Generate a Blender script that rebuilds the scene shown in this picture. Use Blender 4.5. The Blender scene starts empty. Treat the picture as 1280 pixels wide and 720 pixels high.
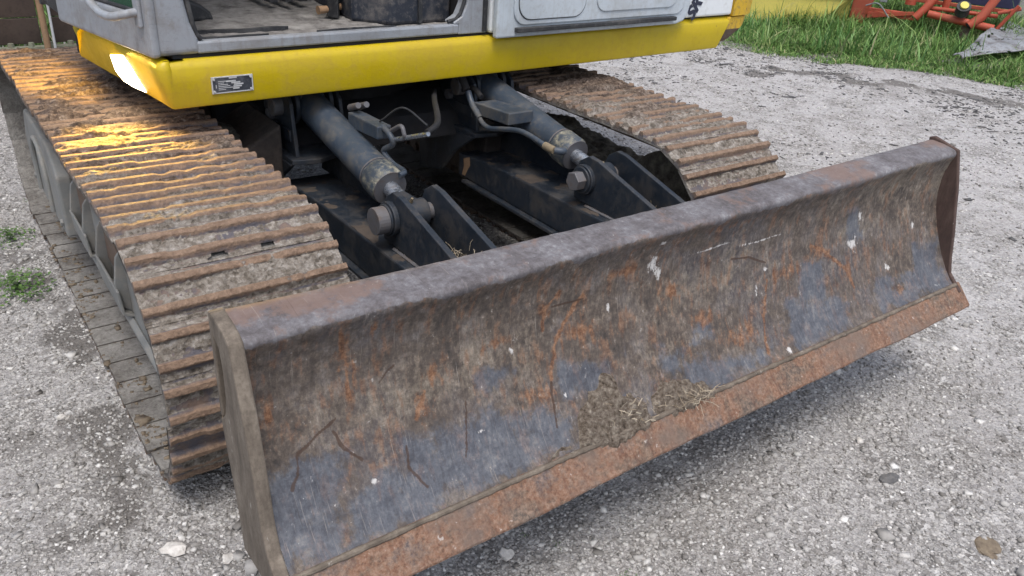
import bpy, bmesh, math, random
import numpy as np
from mathutils import Vector, Matrix
sc = bpy.context.scene
COL = sc.collection
rng = np.random.default_rng(7)
random.seed(7)

# ------------------------------------------------------------------ camera
def set_camera():
    c = np.array([640.0, 360.0]); f = 997.0
    v1 = np.array([-195.0, -228.0]) - c; v2 = np.array([2125.0, -58.0]) - c
    Y = np.append(v1, f); Y /= np.linalg.norm(Y)
    X = np.append(v2, f); X /= np.linalg.norm(X); X -= X @ Y * Y; X /= np.linalg.norm(X)
    Z = np.cross(X, Y)
    R = np.array([X, Y, Z])                 # world = R @ (right, down, forward)
    m = Matrix(((R[0, 0], -R[0, 1], -R[0, 2], -0.316), (R[1, 0], -R[1, 1], -R[1, 2], -1.113),
                (R[2, 0], -R[2, 1], -R[2, 2], 1.490), (0, 0, 0, 1)))
    cam = bpy.data.cameras.new('camera'); o = bpy.data.objects.new('camera', cam); COL.objects.link(o)
    o.matrix_world = m
    cam.sensor_width = 36.0; cam.lens = f / 1280 * 36; cam.clip_start = 0.02; cam.clip_end = 1000
    sc.camera = o
set_camera()

# ------------------------------------------------------------------ sky, sun, exposure
SUN_EL, SUN_AZ = 68.0, 210.0      # degrees; azimuth clockwise from +Y
w = bpy.data.worlds.new('World'); sc.world = w; w.use_nodes = True
nt = w.node_tree; nt.nodes.clear()
out = nt.nodes.new('ShaderNodeOutputWorld'); bg = nt.nodes.new('ShaderNodeBackground')
sky = nt.nodes.new('ShaderNodeTexSky'); sky.sky_type = 'NISHITA'; sky.sun_disc = False
sky.sun_elevation = math.radians(SUN_EL); sky.sun_rotation = math.radians(SUN_AZ)
sky.air_density = 1.0; sky.dust_density = 4.0; sky.ozone_density = 0.6
hs = nt.nodes.new('ShaderNodeHueSaturation'); hs.inputs['Saturation'].default_value = 0.75
nt.links.new(sky.outputs[0], hs.inputs['Color']); nt.links.new(hs.outputs[0], bg.inputs[0])
bg.inputs[1].default_value = 0.15; nt.links.new(bg.outputs[0], out.inputs[0])
sd = bpy.data.lights.new('sun', 'SUN'); sd.energy = 1.2; sd.angle = math.radians(25); sd.color = (1.0, 0.97, 0.93)
so = bpy.data.objects.new('sun', sd); COL.objects.link(so)
_d = Vector((math.sin(math.radians(SUN_AZ)) * math.cos(math.radians(SUN_EL)), math.cos(math.radians(SUN_AZ)) * math.cos(math.radians(SUN_EL)), math.sin(math.radians(SUN_EL))))
so.rotation_euler = _d.to_track_quat('Z', 'Y').to_euler()
sc.view_settings.view_transform = 'Standard'; sc.view_settings.look = 'None'
sc.view_settings.exposure = 0.5; sc.view_settings.gamma = 1.0

# ------------------------------------------------------------------ noise in numpy
_tab = rng.random((256, 256))
def vnoise(x, y):
    xi = np.floor(x).astype(int); yi = np.floor(y).astype(int)
    fx = x - xi; fy = y - yi
    fx = fx * fx * (3 - 2 * fx); fy = fy * fy * (3 - 2 * fy)
    a = _tab[xi & 255, yi & 255]; b = _tab[(xi + 1) & 255, yi & 255]
    c = _tab[xi & 255, (yi + 1) & 255]; d = _tab[(xi + 1) & 255, (yi + 1) & 255]
    return (a * (1 - fx) + b * fx) * (1 - fy) + (c * (1 - fx) + d * fx) * fy
def fbm(x, y, o=4):
    s = 0.0; a = 0.5; n = 0.0
    for i in range(o):
        s = s + a * vnoise(x + 17.3 * i, y + 9.1 * i); n += a; a *= 0.5; x = x * 2.03; y = y * 2.03
    return s / n
def sstep(a, b, x):
    t = np.clip((x - a) / (b - a), 0, 1); return t * t * (3 - 2 * t)

# ------------------------------------------------------------------ materials
class NT:
    def __init__(s, name):
        s.m = bpy.data.materials.new(name); s.m.use_nodes = True; s.t = s.m.node_tree
        s.b = s.t.nodes['Principled BSDF']; s.geo = None
    def n(s, typ, **kw):
        x = s.t.nodes.new(typ)
        for k, v in kw.items(): setattr(x, k, v)
        return x
    def put(s, sock, v):
        if isinstance(v, (int, float)): sock.default_value = v
        elif isinstance(v, (tuple, list)): sock.default_value = (*v, 1.0) if len(v) == 3 and sock.type == 'RGBA' else v
        else: s.t.links.new(v, sock)
    def g(s):
        if s.geo is None: s.geo = s.n('ShaderNodeNewGeometry')
        return s.geo
    def pos(s): return s.g().outputs['Position']
    def isl(s): return s.g().outputs['Random Per Island']
    def obj(s):
        return s.n('ShaderNodeTexCoord').outputs['Object']
    def scaled(s, v, sc_):
        x = s.n('ShaderNodeVectorMath', operation='MULTIPLY'); s.put(x.inputs[0], v); x.inputs[1].default_value = sc_; return x.outputs[0]
    def noise(s, scale, detail=5, rough=0.6, vec=None, dist=0.0):
        x = s.n('ShaderNodeTexNoise'); s.put(x.inputs['Vector'], vec if vec is not None else s.pos())
        x.inputs['Scale'].default_value = scale; x.inputs['Detail'].default_value = detail; x.inputs['Roughness'].default_value = rough
        x.inputs['Distortion'].default_value = dist
        return x.outputs['Fac']
    def voro(s, scale, vec=None, out='Distance', feat='F1', rnd=1.0):
        x = s.n('ShaderNodeTexVoronoi'); x.feature = feat; s.put(x.inputs['Vector'], vec if vec is not None else s.pos())
        x.inputs['Scale'].default_value = scale; x.inputs['Randomness'].default_value = rnd
        return x.outputs[out]
    def rng(s, v, a, b, c=0.0, d=1.0):
        x = s.n('ShaderNodeMapRange'); x.interpolation_type = 'SMOOTHSTEP' if True else 'LINEAR'
        s.put(x.inputs['Value'], v); x.inputs['From Min'].default_value = a; x.inputs['From Max'].default_value = b
        x.inputs['To Min'].default_value = c; x.inputs['To Max'].default_value = d
        return x.outputs['Result']
    def math(s, op, a, b=0.0):
        x = s.n('ShaderNodeMath', operation=op); s.put(x.inputs[0], a); s.put(x.inputs[1], b); return x.outputs[0]
    def mix(s, f, a, b, mode='MIX'):
        x = s.n('ShaderNodeMix', data_type='RGBA'); x.blend_type = mode
        s.put(x.inputs[0], f); s.put(x.inputs[6], a); s.put(x.inputs[7], b); return x.outputs[2]
    def ramp(s, f, stops):
        x = s.n('ShaderNodeValToRGB'); cr = x.color_ramp
        while len(cr.elements) < len(stops): cr.elements.new(0.5)
        for e, (p, c) in zip(cr.elements, stops): e.position = p; e.color = (*c, 1.0)
        s.put(x.inputs[0], f); return x.outputs[0]
    def attr(s, name, out='Color'):
        x = s.n('ShaderNodeAttribute', attribute_name=name); return x.outputs[out]
    def sep(s, v):
        x = s.n('ShaderNodeSeparateColor'); s.put(x.inputs[0], v); return x.outputs
    def bump(s, h, strength=0.5, dist=0.005, prev=None):
        x = s.n('ShaderNodeBump'); x.inputs['Strength'].default_value = strength; x.inputs['Distance'].default_value = dist
        s.put(x.inputs['Height'], h)
        if prev is not None: s.put(x.inputs['Normal'], prev)
        return x.outputs[0]
    def con(s, v, a=0.36, b=0.64):
        x = s.n('ShaderNodeMapRange'); s.put(x.inputs['Value'], v); x.inputs['From Min'].default_value = a; x.inputs['From Max'].default_value = b
        return x.outputs['Result']
    def brushed(s, ang, fine, lng):
        mp = s.n('ShaderNodeMapping'); s.put(mp.inputs['Vector'], s.pos()); mp.inputs['Rotation'].default_value = (0, ang, 0); mp.inputs['Scale'].default_value = (fine, lng, lng)
        return s.noise(1.0, 4, 0.65, mp.outputs[0], 0.4)
    def fin(s, col, rough=0.8, metal=0.0, normal=None, spec=0.5):
        s.put(s.b.inputs['Base Color'], col); s.put(s.b.inputs['Roughness'], rough); s.put(s.b.inputs['Metallic'], metal)
        s.b.inputs['Specular IOR Level'].default_value = spec
        if normal is not None: s.put(s.b.inputs['Normal'], normal)
        return s.m

def m_paint(name, col, dirt=(0.2, 0.17, 0.14), amt=0.35, rough=0.5, chip=None, chipamt=0.06, dscale=6.0, runs=0.0):
    k = NT(name)
    n1 = k.con(k.noise(dscale, 11, 0.72)); n2 = k.con(k.noise(48, 8, 0.75)); n3 = k.con(k.noise(dscale * 0.3, 4, 0.6))
    c = k.mix(k.math('MULTIPLY', k.rng(n1, 0.35, 1.0, 0.0, 1.0), amt), col, dirt)
    c = k.mix(k.math('MULTIPLY', k.rng(n2, 0.5, 1.0), amt * 0.7), c, dirt)
    dk = tuple(v * 0.55 for v in col)
    c = k.mix(k.math('MULTIPLY', k.rng(n3, 0.5, 0.0), amt * 0.6), c, dk)
    if runs:
        vr = k.con(k.noise(1.0, 5, 0.6, k.scaled(k.pos(), (45, 45, 3.0))))
        c = k.mix(k.math('MULTIPLY', k.rng(vr, 0.55, 1.0), runs), c, dirt)
        sp = k.noise(1.0, 2, 0.5, k.scaled(k.pos(), (9, 9, 260)))
        c = k.mix(k.rng(sp, 0.665, 0.70, 0, runs), c, dk)
    if chip:
        ch = k.rng(k.noise(30, 7, 0.75), 0.70 - chipamt, 0.715 - chipamt)
        c = k.mix(ch, c, chip)
    r = k.rng(n1, 0.2, 0.9, rough, min(1, rough + 0.35))
    return k.fin(c, r, 0.0, k.bump(n2, 0.15, 0.002))

M = {}
M['yellow'] = m_paint('yellow_paint', (0.50, 0.375, 0.003), (0.34, 0.22, 0.05), 0.25, 0.34, (0.10, 0.07, 0.03), 0.005, 3.0, 0.10)
M['yellow2'] = m_paint('scuffed_yellow_paint', (0.60, 0.38, 0.02), (0.16, 0.12, 0.08), 0.7, 0.5, (0.06, 0.045, 0.035), 0.10)
M['silver'] = m_paint('grey_cab_paint', (0.29, 0.315, 0.35), (0.17, 0.155, 0.14), 0.5, 0.36, (0.10, 0.09, 0.08), 0.0, 5.0, 0.3)
M['white'] = m_paint('white_side_panel_paint', (0.50, 0.56, 0.61), (0.32, 0.32, 0.31), 0.35, 0.4, (0.16, 0.15, 0.14), 0.0, 6.0, 0.2)
M['decalwhite'] = m_paint('bright_white_panel_paint', (0.74, 0.78, 0.80), (0.45, 0.45, 0.43), 0.25, 0.4)
M['navy'] = m_paint('dark_blue_grey_paint', (0.018, 0.025, 0.036), (0.075, 0.065, 0.055), 0.45, 0.4, (0.09, 0.07, 0.055), 0.0, 9)
M['cyl'] = m_paint('blue_grey_cylinder_paint', (0.042, 0.058, 0.082), (0.14, 0.125, 0.10), 0.5, 0.38, (0.26, 0.25, 0.21), 0.02, 11)
M['collar'] = m_paint('chipped_collar_paint', (0.045, 0.060, 0.080), (0.27, 0.25, 0.18), 0.8, 0.45, (0.30, 0.29, 0.24), 0.09, 30)
M['steel'] = m_paint('worn_pin_steel', (0.12, 0.12, 0.13), (0.13, 0.09, 0.06), 0.5, 0.45)
M['black'] = m_paint('black_grime', (0.012, 0.012, 0.014), (0.035, 0.03, 0.027), 0.5, 0.7)
M['rubber'] = m_paint('black_rubber', (0.022, 0.024, 0.028), (0.12, 0.12, 0.12), 0.5, 0.6)
M['browngrime'] = m_paint('brown_grimed_steel', (0.075, 0.060, 0.050), (0.03, 0.027, 0.025), 0.6, 0.75)
M['frame'] = m_paint('dusty_grey_frame', (0.20, 0.205, 0.20), (0.29, 0.27, 0.24), 0.6, 0.7, (0.12, 0.09, 0.07), -0.02, 14)
M['rustframe'] = m_paint('rusty_brown_steel', (0.13, 0.085, 0.06), (0.20, 0.17, 0.14), 0.6, 0.8)
M['red'] = m_paint('faded_orange_red_paint', (0.38, 0.062, 0.03), (0.30, 0.12, 0.08), 0.5, 0.55, (0.10, 0.05, 0.035), 0.02, 5)
M['paleyellow'] = m_paint('faded_pale_yellow_paint', (0.66, 0.56, 0.13), (0.42, 0.38, 0.14), 0.5, 0.6, (0.14, 0.09, 0.04), 0.0, 3)
M['navyfar'] = m_paint('navy_far_paint', (0.02, 0.025, 0.07), (0.03, 0.03, 0.06), 0.4, 0.5)
M['board'] = m_paint('dark_brown_boards', (0.060, 0.043, 0.035), (0.035, 0.027, 0.024), 0.6, 0.85)
M['tarp'] = m_paint('grey_weathered_sheet', (0.24, 0.255, 0.275), (0.09, 0.075, 0.07), 0.85, 0.7)
M['greenbar'] = m_paint('pale_green_grey_steel', (0.17, 0.19, 0.14), (0.13, 0.10, 0.07), 0.7, 0.8, dscale=20)
M['wood'] = m_paint('worn_wood', (0.30, 0.19, 0.11), (0.18, 0.13, 0.09), 0.5, 0.7)
M['brass'] = m_paint('dull_brass', (0.25, 0.20, 0.13), (0.10, 0.08, 0.06), 0.5, 0.45)
M['mudfloor'] = (lambda k: k.fin(k.ramp(k.noise(16, 8, 0.7), [(0.3, (0.06, 0.055, 0.05)), (0.5, (0.22, 0.21, 0.20)), (0.75, (0.36, 0.35, 0.33))]), 0.9, 0, k.bump(k.noise(60, 6, 0.7), 0.7, 0.006)))(NT('dried_mud_on_floor'))
def m_chrome():
    k = NT('dusty_chrome_rod'); n = k.noise(40, 5)
    return k.fin(k.mix(k.rng(n, 0.45, 0.7), (0.42, 0.46, 0.52), (0.17, 0.16, 0.16)), k.rng(n, 0.4, 0.6, 0.22, 0.6), 0.85, k.bump(n, 0.1, 0.001))
M['chrome'] = m_chrome()
def m_glass():
    k = NT('green_tinted_window'); k.fin((0.05, 0.14, 0.09), 0.08, 0.0)
    k.b.inputs['Transmission Weight'].default_value = 0.35; return k.m
M['glass'] = m_glass()
def m_lens():
    k = NT('lit_headlight_lens'); k.fin((1, 0.9, 0.7), 0.2)
    k.b.inputs['Emission Color'].default_value = (1.0, 0.80, 0.50, 1); k.b.inputs['Emission Strength'].default_value = 14.0
    return k.m
M['lens'] = m_lens()

def m_ground():
    k = NT('limestone_gravel')
    at = k.sep(k.attr('tone'))
    v1 = k.voro(75, out='Color'); v1s = k.sep(v1)[0]
    d1 = k.voro(75); d2 = k.voro(170); v2s = k.sep(k.voro(170, out='Color'))[1]
    big = k.noise(1.3, 6, 0.6); mid = k.noise(9, 6, 0.7); fine = k.noise(220, 3, 0.7)
    a = k.ramp(v2s, [(0.0, (0.12, 0.113, 0.107)), (0.5, (0.27, 0.262, 0.253)), (1.0, (0.50, 0.49, 0.475))])
    b = k.ramp(v1s, [(0.0, (0.14, 0.133, 0.125)), (0.6, (0.30, 0.29, 0.28)), (1.0, (0.60, 0.59, 0.575))])
    c = k.mix(k.rng(mid, 0.42, 0.58), a, b)
    dust = k.mix(k.con(k.noise(60, 8, 0.8)), (0.27, 0.262, 0.258), (0.56, 0.55, 0.55))
    c = k.mix(k.math('MULTIPLY', k.rng(k.noise(4, 10, 0.75), 0.40, 0.58, 0.0, 1.0), k.math('ADD', 0.4, at[1])), c, dust)
    dark = k.mix(k.rng(fine, 0.3, 0.7), (0.085, 0.078, 0.072), (0.17, 0.16, 0.15))
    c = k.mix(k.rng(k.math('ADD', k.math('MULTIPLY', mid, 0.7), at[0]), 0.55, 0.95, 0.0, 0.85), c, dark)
    c = k.mix(k.rng(big, 0.5, 0.75, 0, 0.35), c, (0.20, 0.185, 0.17))
    h = k.math('ADD', k.math('MULTIPLY', d1, 0.9), k.math('MULTIPLY', d2, 0.5))
    nb = k.bump(h, 0.75, 0.008); nb = k.bump(mid, 0.8, 0.03, nb)
    return k.fin(c, 0.95, 0, nb, 0.2)
M['ground'] = m_ground()
def m_stones():
    k = NT('limestone_chips')
    c = k.ramp(k.isl(), [(0.0, (0.15, 0.142, 0.132)), (0.2, (0.29, 0.28, 0.268)), (0.7, (0.42, 0.41, 0.395)), (0.93, (0.55, 0.54, 0.52)), (1.0, (0.74, 0.73, 0.71))])
    c = k.mix(k.rng(k.noise(90, 4, 0.7), 0.45, 0.7, 0, 0.4), c, (0.24, 0.23, 0.22))
    return k.fin(c, 0.9, 0, k.bump(k.noise(200, 3), 0.4, 0.002), 0.2)
M['stones'] = m_stones()
def m_stone1(name, a, b):
    k = NT(name); n = k.noise(55, 6, 0.7)
    return k.fin(k.mix(k.rng(n, 0.35, 0.7), a, b), 0.9, 0, k.bump(n, 0.6, 0.004), 0.2)
M['palestone'] = m_stone1('pale_stone', (0.62, 0.60, 0.57), (0.42, 0.40, 0.37))
M['darkstone'] = m_stone1('dark_stone', (0.10, 0.10, 0.105), (0.16, 0.155, 0.15))
M['clay'] = m_stone1('brown_clay', (0.22, 0.18, 0.13), (0.12, 0.095, 0.075))
def m_leaf(name, stops, rough=0.6):
    k = NT(name); c = k.ramp(k.isl(), stops)
    k.fin(c, rough, 0, None, 0.3)
    return k.m
M['grass'] = m_leaf('green_grass', [(0.0, (0.05, 0.11, 0.025)), (0.4, (0.10, 0.20, 0.045)), (0.75, (0.16, 0.29, 0.07)), (0.92, (0.24, 0.32, 0.11)), (1.0, (0.45, 0.40, 0.24))])
M['weedgrass'] = m_leaf('tall_weed_leaves', [(0.0, (0.04, 0.10, 0.03)), (0.6, (0.11, 0.24, 0.06)), (0.9, (0.20, 0.34, 0.12)), (1.0, (0.46, 0.42, 0.27))])
M['weed'] = m_leaf('weed_leaves', [(0.0, (0.05, 0.10, 0.03)), (1.0, (0.12, 0.22, 0.05))])
M['straw'] = m_leaf('dry_straw', [(0.0, (0.24, 0.19, 0.13)), (1.0, (0.52, 0.46, 0.36))])

def m_shoe():
    k = NT('rusty_muddy_track_shoe')
    a = k.sep(k.attr('wear'))                # R mud, G grouser top, B underside
    n1 = k.noise(14, 8, 0.7); n2 = k.noise(60, 9, 0.8); n3 = k.noise(5, 4, 0.6)
    n2 = k.con(n2, 0.33, 0.67); n4 = k.con(k.noise(34, 9, 0.78))
    steel = k.mix(k.rng(n1, 0.38, 0.6), (0.20, 0.145, 0.115), (0.115, 0.110, 0.125))
    rust = k.mix(n2, (0.13, 0.085, 0.06), (0.32, 0.225, 0.16))
    c = k.mix(k.rng(k.math('ADD', a[1], k.math('MULTIPLY', n2, 0.3)), 0.45, 0.95), steel, rust)
    vc = k.sep(k.voro(120, out='Color'))[0]; vd = k.sep(k.voro(48, out='Color'))[1]
    mx = k.math('ADD', k.math('ADD', k.math('MULTIPLY', n2, 0.3), k.math('MULTIPLY', n4, 0.3)), k.math('ADD', k.math('MULTIPLY', vc, 0.25), k.math('MULTIPLY', vd, 0.15)))
    mudb = k.ramp(mx, [(0.15, (0.045, 0.038, 0.032)), (0.38, (0.145, 0.125, 0.103)), (0.6, (0.26, 0.235, 0.205)), (0.88, (0.42, 0.40, 0.375))])
    mudr = k.ramp(mx, [(0.15, (0.022, 0.016, 0.013)), (0.42, (0.080, 0.056, 0.043)), (0.66, (0.18, 0.135, 0.105)), (0.86, (0.36, 0.31, 0.27))])
    y = k.n('ShaderNodeSeparateXYZ'); k.put(y.inputs[0], k.pos())
    mud = k.mix(k.rng(k.math('ADD', y.outputs[1], k.math('MULTIPLY', k.con(n3), 0.35)), 0.95, 1.55), mudb, mudr)
    c = k.mix(k.rng(k.math('ADD', a[0], k.math('MULTIPLY', k.math('SUBTRACT', n2, 0.5), 0.5)), 0.35, 0.6), c, mud)
    dust = k.ramp(k.math('ADD', k.math('MULTIPLY', n2, 0.5), k.math('MULTIPLY', k.con(k.noise(7, 9, 0.7)), 0.5)), [(0.15, (0.10, 0.09, 0.08)), (0.45, (0.20, 0.19, 0.175)), (0.8, (0.31, 0.30, 0.28))])
    c = k.mix(a[2], c, dust)
    st = k.noise(30, 5, 0.7, k.scaled(k.pos(), (0.25, 1, 1)))
    nb = k.bump(n2, 0.45, 0.006); nb = k.bump(k.voro(120), 0.5, 0.004, nb); nb = k.bump(k.noise(150, 6, 0.75), 0.5, 0.004, nb)
    return k.fin(c, k.rng(n1, 0.3, 0.7, 0.65, 0.95), 0, nb, 0.3)
M['shoe'] = m_shoe()

def m_face():
    k = NT('rusted_worn_moldboard')
    p = k.sep(k.attr('paint')); q = k.sep(k.attr('paint2'))   # p: rust, bare blue steel, crack line; q: white scuff, top plate, tan mud
    P = k.pos()
    med = k.con(k.noise(9, 12, 0.74)); big = k.con(k.noise(2.6, 12, 0.68)); fine = k.con(k.noise(190, 6, 0.75)); mfine = k.con(k.noise(70, 9, 0.78))
    n38 = k.con(k.noise(28, 12, 0.78))
    vert = k.con(k.brushed(0.12, 60, 16)); v2 = k.con(k.brushed(-0.5, 110, 45)); v3 = k.con(k.brushed(0.85, 150, 50)); v4 = k.con(k.brushed(-1.1, 150, 50))
    def blend(*tw):
        acc = None
        for t_, w_ in tw:
            x_ = k.math('MULTIPLY', t_, w_); acc = x_ if acc is None else k.math('ADD', acc, x_)
        return acc
    tb = blend((big, .24), (med, .22), (n38, .22), (mfine, .18), (v2, .14))
    brown = k.ramp(tb, [(0.22, (0.042, 0.036, 0.034)), (0.42, (0.098, 0.079, 0.066)), (0.56, (0.165, 0.133, 0.108)), (0.80, (0.31, 0.265, 0.215))])
    plum = k.ramp(blend((med, .3), (n38, .25), (mfine, .25), (v3, .2)), [(0.22, (0.038, 0.034, 0.037)), (0.5, (0.092, 0.082, 0.083)), (0.82, (0.20, 0.18, 0.17))])
    base = k.mix(k.rng(blend((big, .45), (med, .35), (n38, .2)), 0.36, 0.64), brown, plum)
    tan = k.ramp(blend((n38, .4), (fine, .3), (v4, .3)), [(0.2, (0.10, 0.082, 0.064)), (0.5, (0.19, 0.16, 0.125)), (0.85, (0.34, 0.295, 0.24))])
    tm_ = k.rng(k.math('ADD', q[2], k.math('MULTIPLY', k.math('SUBTRACT', blend((med, .5), (n38, .3), (v2, .2)), 0.5), 1.7)), 0.35, 1.0)
    base = k.mix(k.math('MULTIPLY', tm_, 0.75), base, tan)
    blue = k.ramp(blend((med, .25), (n38, .35), (mfine, .2), (v3, .2)), [(0.2, (0.048, 0.053, 0.068)), (0.45, (0.085, 0.095, 0.118)), (0.62, (0.120, 0.132, 0.155)), (0.88, (0.22, 0.22, 0.225))])
    n22 = k.con(k.noise(11, 13, 0.78))
    bsig = k.math('ADD', p[1], k.math('MULTIPLY', k.math('SUBTRACT', k.math('ADD', k.math('MULTIPLY', n22, 0.7), k.math('MULTIPLY', vert, 0.3)), 0.5), 1.25))
    bm = k.rng(bsig, 0.30, 0.85)
    c = k.mix(k.math('MULTIPLY', bm, 0.9), base, blue)
    rust = k.ramp(mfine, [(0.1, (0.09, 0.040, 0.022)), (0.5, (0.20, 0.095, 0.048)), (0.9, (0.34, 0.19, 0.11))])
    rm = k.rng(k.math('ADD', p[0], k.math('MULTIPLY', k.math('SUBTRACT', k.math('ADD', k.math('MULTIPLY', vert, 0.5), k.math('MULTIPLY', k.con(k.noise(45, 8, 0.75)), 0.5)), 0.5), 1.0)), 0.35, 0.95)
    c = k.mix(k.math('MULTIPLY', rm, 0.85), c, rust)
    auto = k.math('MULTIPLY', k.rng(k.math('ADD', k.math('MULTIPLY', vert, 0.5), k.math('MULTIPLY', k.con(k.noise(14, 8, 0.7)), 0.5)), 0.52, 0.85), k.math('SUBTRACT', 1.0, k.math('MULTIPLY', bm, 0.6)))
    c = k.mix(k.math('MULTIPLY', auto, 0.5), c, rust)
    topn = k.con(k.noise(8, 12, 0.78)); tfine = k.con(k.noise(75, 8, 0.8))
    top = k.ramp(k.math('ADD', k.math('MULTIPLY', topn, 0.6), k.math('MULTIPLY', tfine, 0.4)), [(0.12, (0.075, 0.068, 0.070)), (0.42, (0.125, 0.115, 0.122)), (0.65, (0.175, 0.172, 0.185)), (0.95, (0.30, 0.30, 0.31))])
    top = k.mix(k.rng(k.math('ADD', k.con(k.noise(5, 8, 0.75)), k.math('MULTIPLY', k.attr('top_rust', 'Fac'), 0.7)), 0.62, 0.95, 0, 0.75), top, (0.20, 0.135, 0.11))
    tm = k.rng(k.math('ADD', q[1], k.math('MULTIPLY', k.math('SUBTRACT', k.con(k.noise(38, 8, 0.75)), 0.5), 0.7)), 0.35, 0.65)
    c = k.mix(tm, c, top)
    s1 = k.brushed(1.50, 230, 5); s2 = k.brushed(0.15, 210, 7); s3 = k.brushed(0.6, 260, 8)
    scr = k.math('MAXIMUM', k.math('MAXIMUM', k.rng(s1, 0.65, 0.70, 0, 0.35), k.rng(s2, 0.665, 0.71, 0, 0.4)), k.rng(s3, 0.66, 0.71, 0, 0.4))
    c = k.mix(scr, c, (0.38, 0.345, 0.31))
    ds = k.math('MAXIMUM', k.rng(s2, 0.34, 0.30, 0, 0.4), k.rng(s3, 0.35, 0.30, 0, 0.4))
    c = k.mix(ds, c, (0.035, 0.026, 0.022))
    chips = k.math('MULTIPLY', k.rng(k.noise(85, 4, 0.65), 0.70, 0.735), k.rng(k.noise(5, 3), 0.42, 0.58))
    c = k.mix(k.math('MULTIPLY', chips, 0.75), c, (0.55, 0.54, 0.52))
    wm = k.rng(k.math('ADD', q[0], k.math('MULTIPLY', k.math('SUBTRACT', k.math('ADD', k.math('MULTIPLY', v2, 0.5), k.math('MULTIPLY', mfine, 0.5)), 0.5), 1.3)), 0.42, 0.85)
    c = k.mix(wm, c, (0.56, 0.55, 0.54))
    c = k.mix(k.math('MULTIPLY', k.rng(k.math('ADD', p[2], k.math('MULTIPLY', k.math('SUBTRACT', mfine, 0.5), 0.5)), 0.3, 0.8), 0.8), c, (0.055, 0.030, 0.020))
    nb = k.bump(mfine, 0.30, 0.004); nb = k.bump(fine, 0.35, 0.0012, nb); nb = k.bump(n22, 0.3, 0.006, nb)
    r = k.mix(bm, k.rng(med, 0.0, 1.0, 0.6, 0.85), (0.46, 0.46, 0.46))
    return k.fin(c, r, 0.0, nb, 0.45)
M['face'] = m_face()
def m_edge():
    k = NT('rust_coated_cutting_edge')
    n1 = k.con(k.noise(9, 10, 0.75)); n2 = k.con(k.noise(120, 7, 0.75)); st = k.con(k.brushed(0.1, 60, 14))
    c = k.ramp(n1, [(0.05, (0.12, 0.10, 0.085)), (0.3, (0.17, 0.115, 0.085)), (0.52, (0.23, 0.120, 0.076)), (0.7, (0.19, 0.13, 0.10)), (0.95, (0.14, 0.12, 0.12))])
    c = k.mix(k.rng(n2, 0.3, 1.0, 0, 0.7), c, (0.34, 0.24, 0.18))
    c = k.mix(k.rng(n2, 0.4, 0.0, 0, 0.6), c, (0.08, 0.05, 0.038))
    c = k.mix(k.rng(st, 0.6, 1.0, 0, 0.45), c, (0.11, 0.055, 0.04)); c = k.mix(k.rng(k.con(k.noise(5, 8, 0.7)), 0.35, 0.9, 0, 0.6), c, (0.17, 0.135, 0.115))
    c = k.mix(k.rng(k.noise(60, 4), 0.69, 0.72, 0, 0.6), c, (0.55, 0.52, 0.5))
    return k.fin(c, 0.85, 0, k.bump(n2, 0.6, 0.003), 0.3)
M['edge'] = m_edge()
def m_endplate(name, a, b, c2):
    k = NT(name); n = k.noise(25, 8, 0.72, k.scaled(k.pos(), (1, 1, 0.3))); f = k.noise(140, 5, 0.7)
    c = k.ramp(n, [(0.3, a), (0.5, b), (0.7, c2)])
    c = k.mix(k.rng(f, 0.4, 0.75, 0, 0.5), c, (0.08, 0.065, 0.05))
    c = k.mix(k.rng(k.noise(50, 4, 0.6, k.scaled(k.pos(), (1, 1, .4))), 0.66, 0.72, 0, 0.6), c, (0.4, 0.38, 0.35))
    return k.fin(c, 0.8, 0, k.bump(n, 0.5, 0.004), 0.3)
M['endL'] = m_endplate('dry_brown_end_plate', (0.075, 0.062, 0.050), (0.155, 0.130, 0.105), (0.25, 0.215, 0.175))
M['endR'] = m_endplate('maroon_end_plate', (0.045, 0.032, 0.03), (0.085, 0.055, 0.048), (0.13, 0.09, 0.078))
def m_mudcl():
    k = NT('dried_mud_clump'); n = k.noise(80, 8, 0.75)
    n = k.con(n, 0.33, 0.67); c = k.ramp(n, [(0.02, (0.05, 0.038, 0.03)), (0.3, (0.17, 0.135, 0.105)), (0.6, (0.28, 0.235, 0.19)), (0.95, (0.46, 0.41, 0.34))])
    return k.fin(c, 0.95, 0, k.bump(n, 1.0, 0.008), 0.2)
M['mudclump'] = m_mudcl()
def m_framemud():
    k = NT('muddy_track_frame'); n = k.noise(18, 8, 0.75)
    c = k.ramp(n, [(0.35, (0.05, 0.043, 0.036)), (0.5, (0.14, 0.125, 0.10)), (0.65, (0.25, 0.225, 0.18))])
    return k.fin(c, 0.95, 0, k.bump(n, 0.8, 0.012), 0.2)
M['framemud'] = m_framemud()
M['seat'] = m_paint('muddy_dark_blue_vinyl', (0.020, 0.026, 0.040), (0.24, 0.22, 0.20), 0.5, 0.5, (0.30, 0.28, 0.26), -0.01, 7)
M['plate'] = m_paint('black_metal_plate', (0.03, 0.035, 0.045), (0.12, 0.13, 0.15), 0.5, 0.35)
M['pale'] = m_paint('pale_print', (0.5, 0.52, 0.54), (0.3, 0.3, 0.3), 0.4, 0.5)
M['ink'] = m_paint('dark_blue_lettering', (0.02, 0.025, 0.05), (0.08, 0.08, 0.1), 0.2, 0.5)

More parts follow.
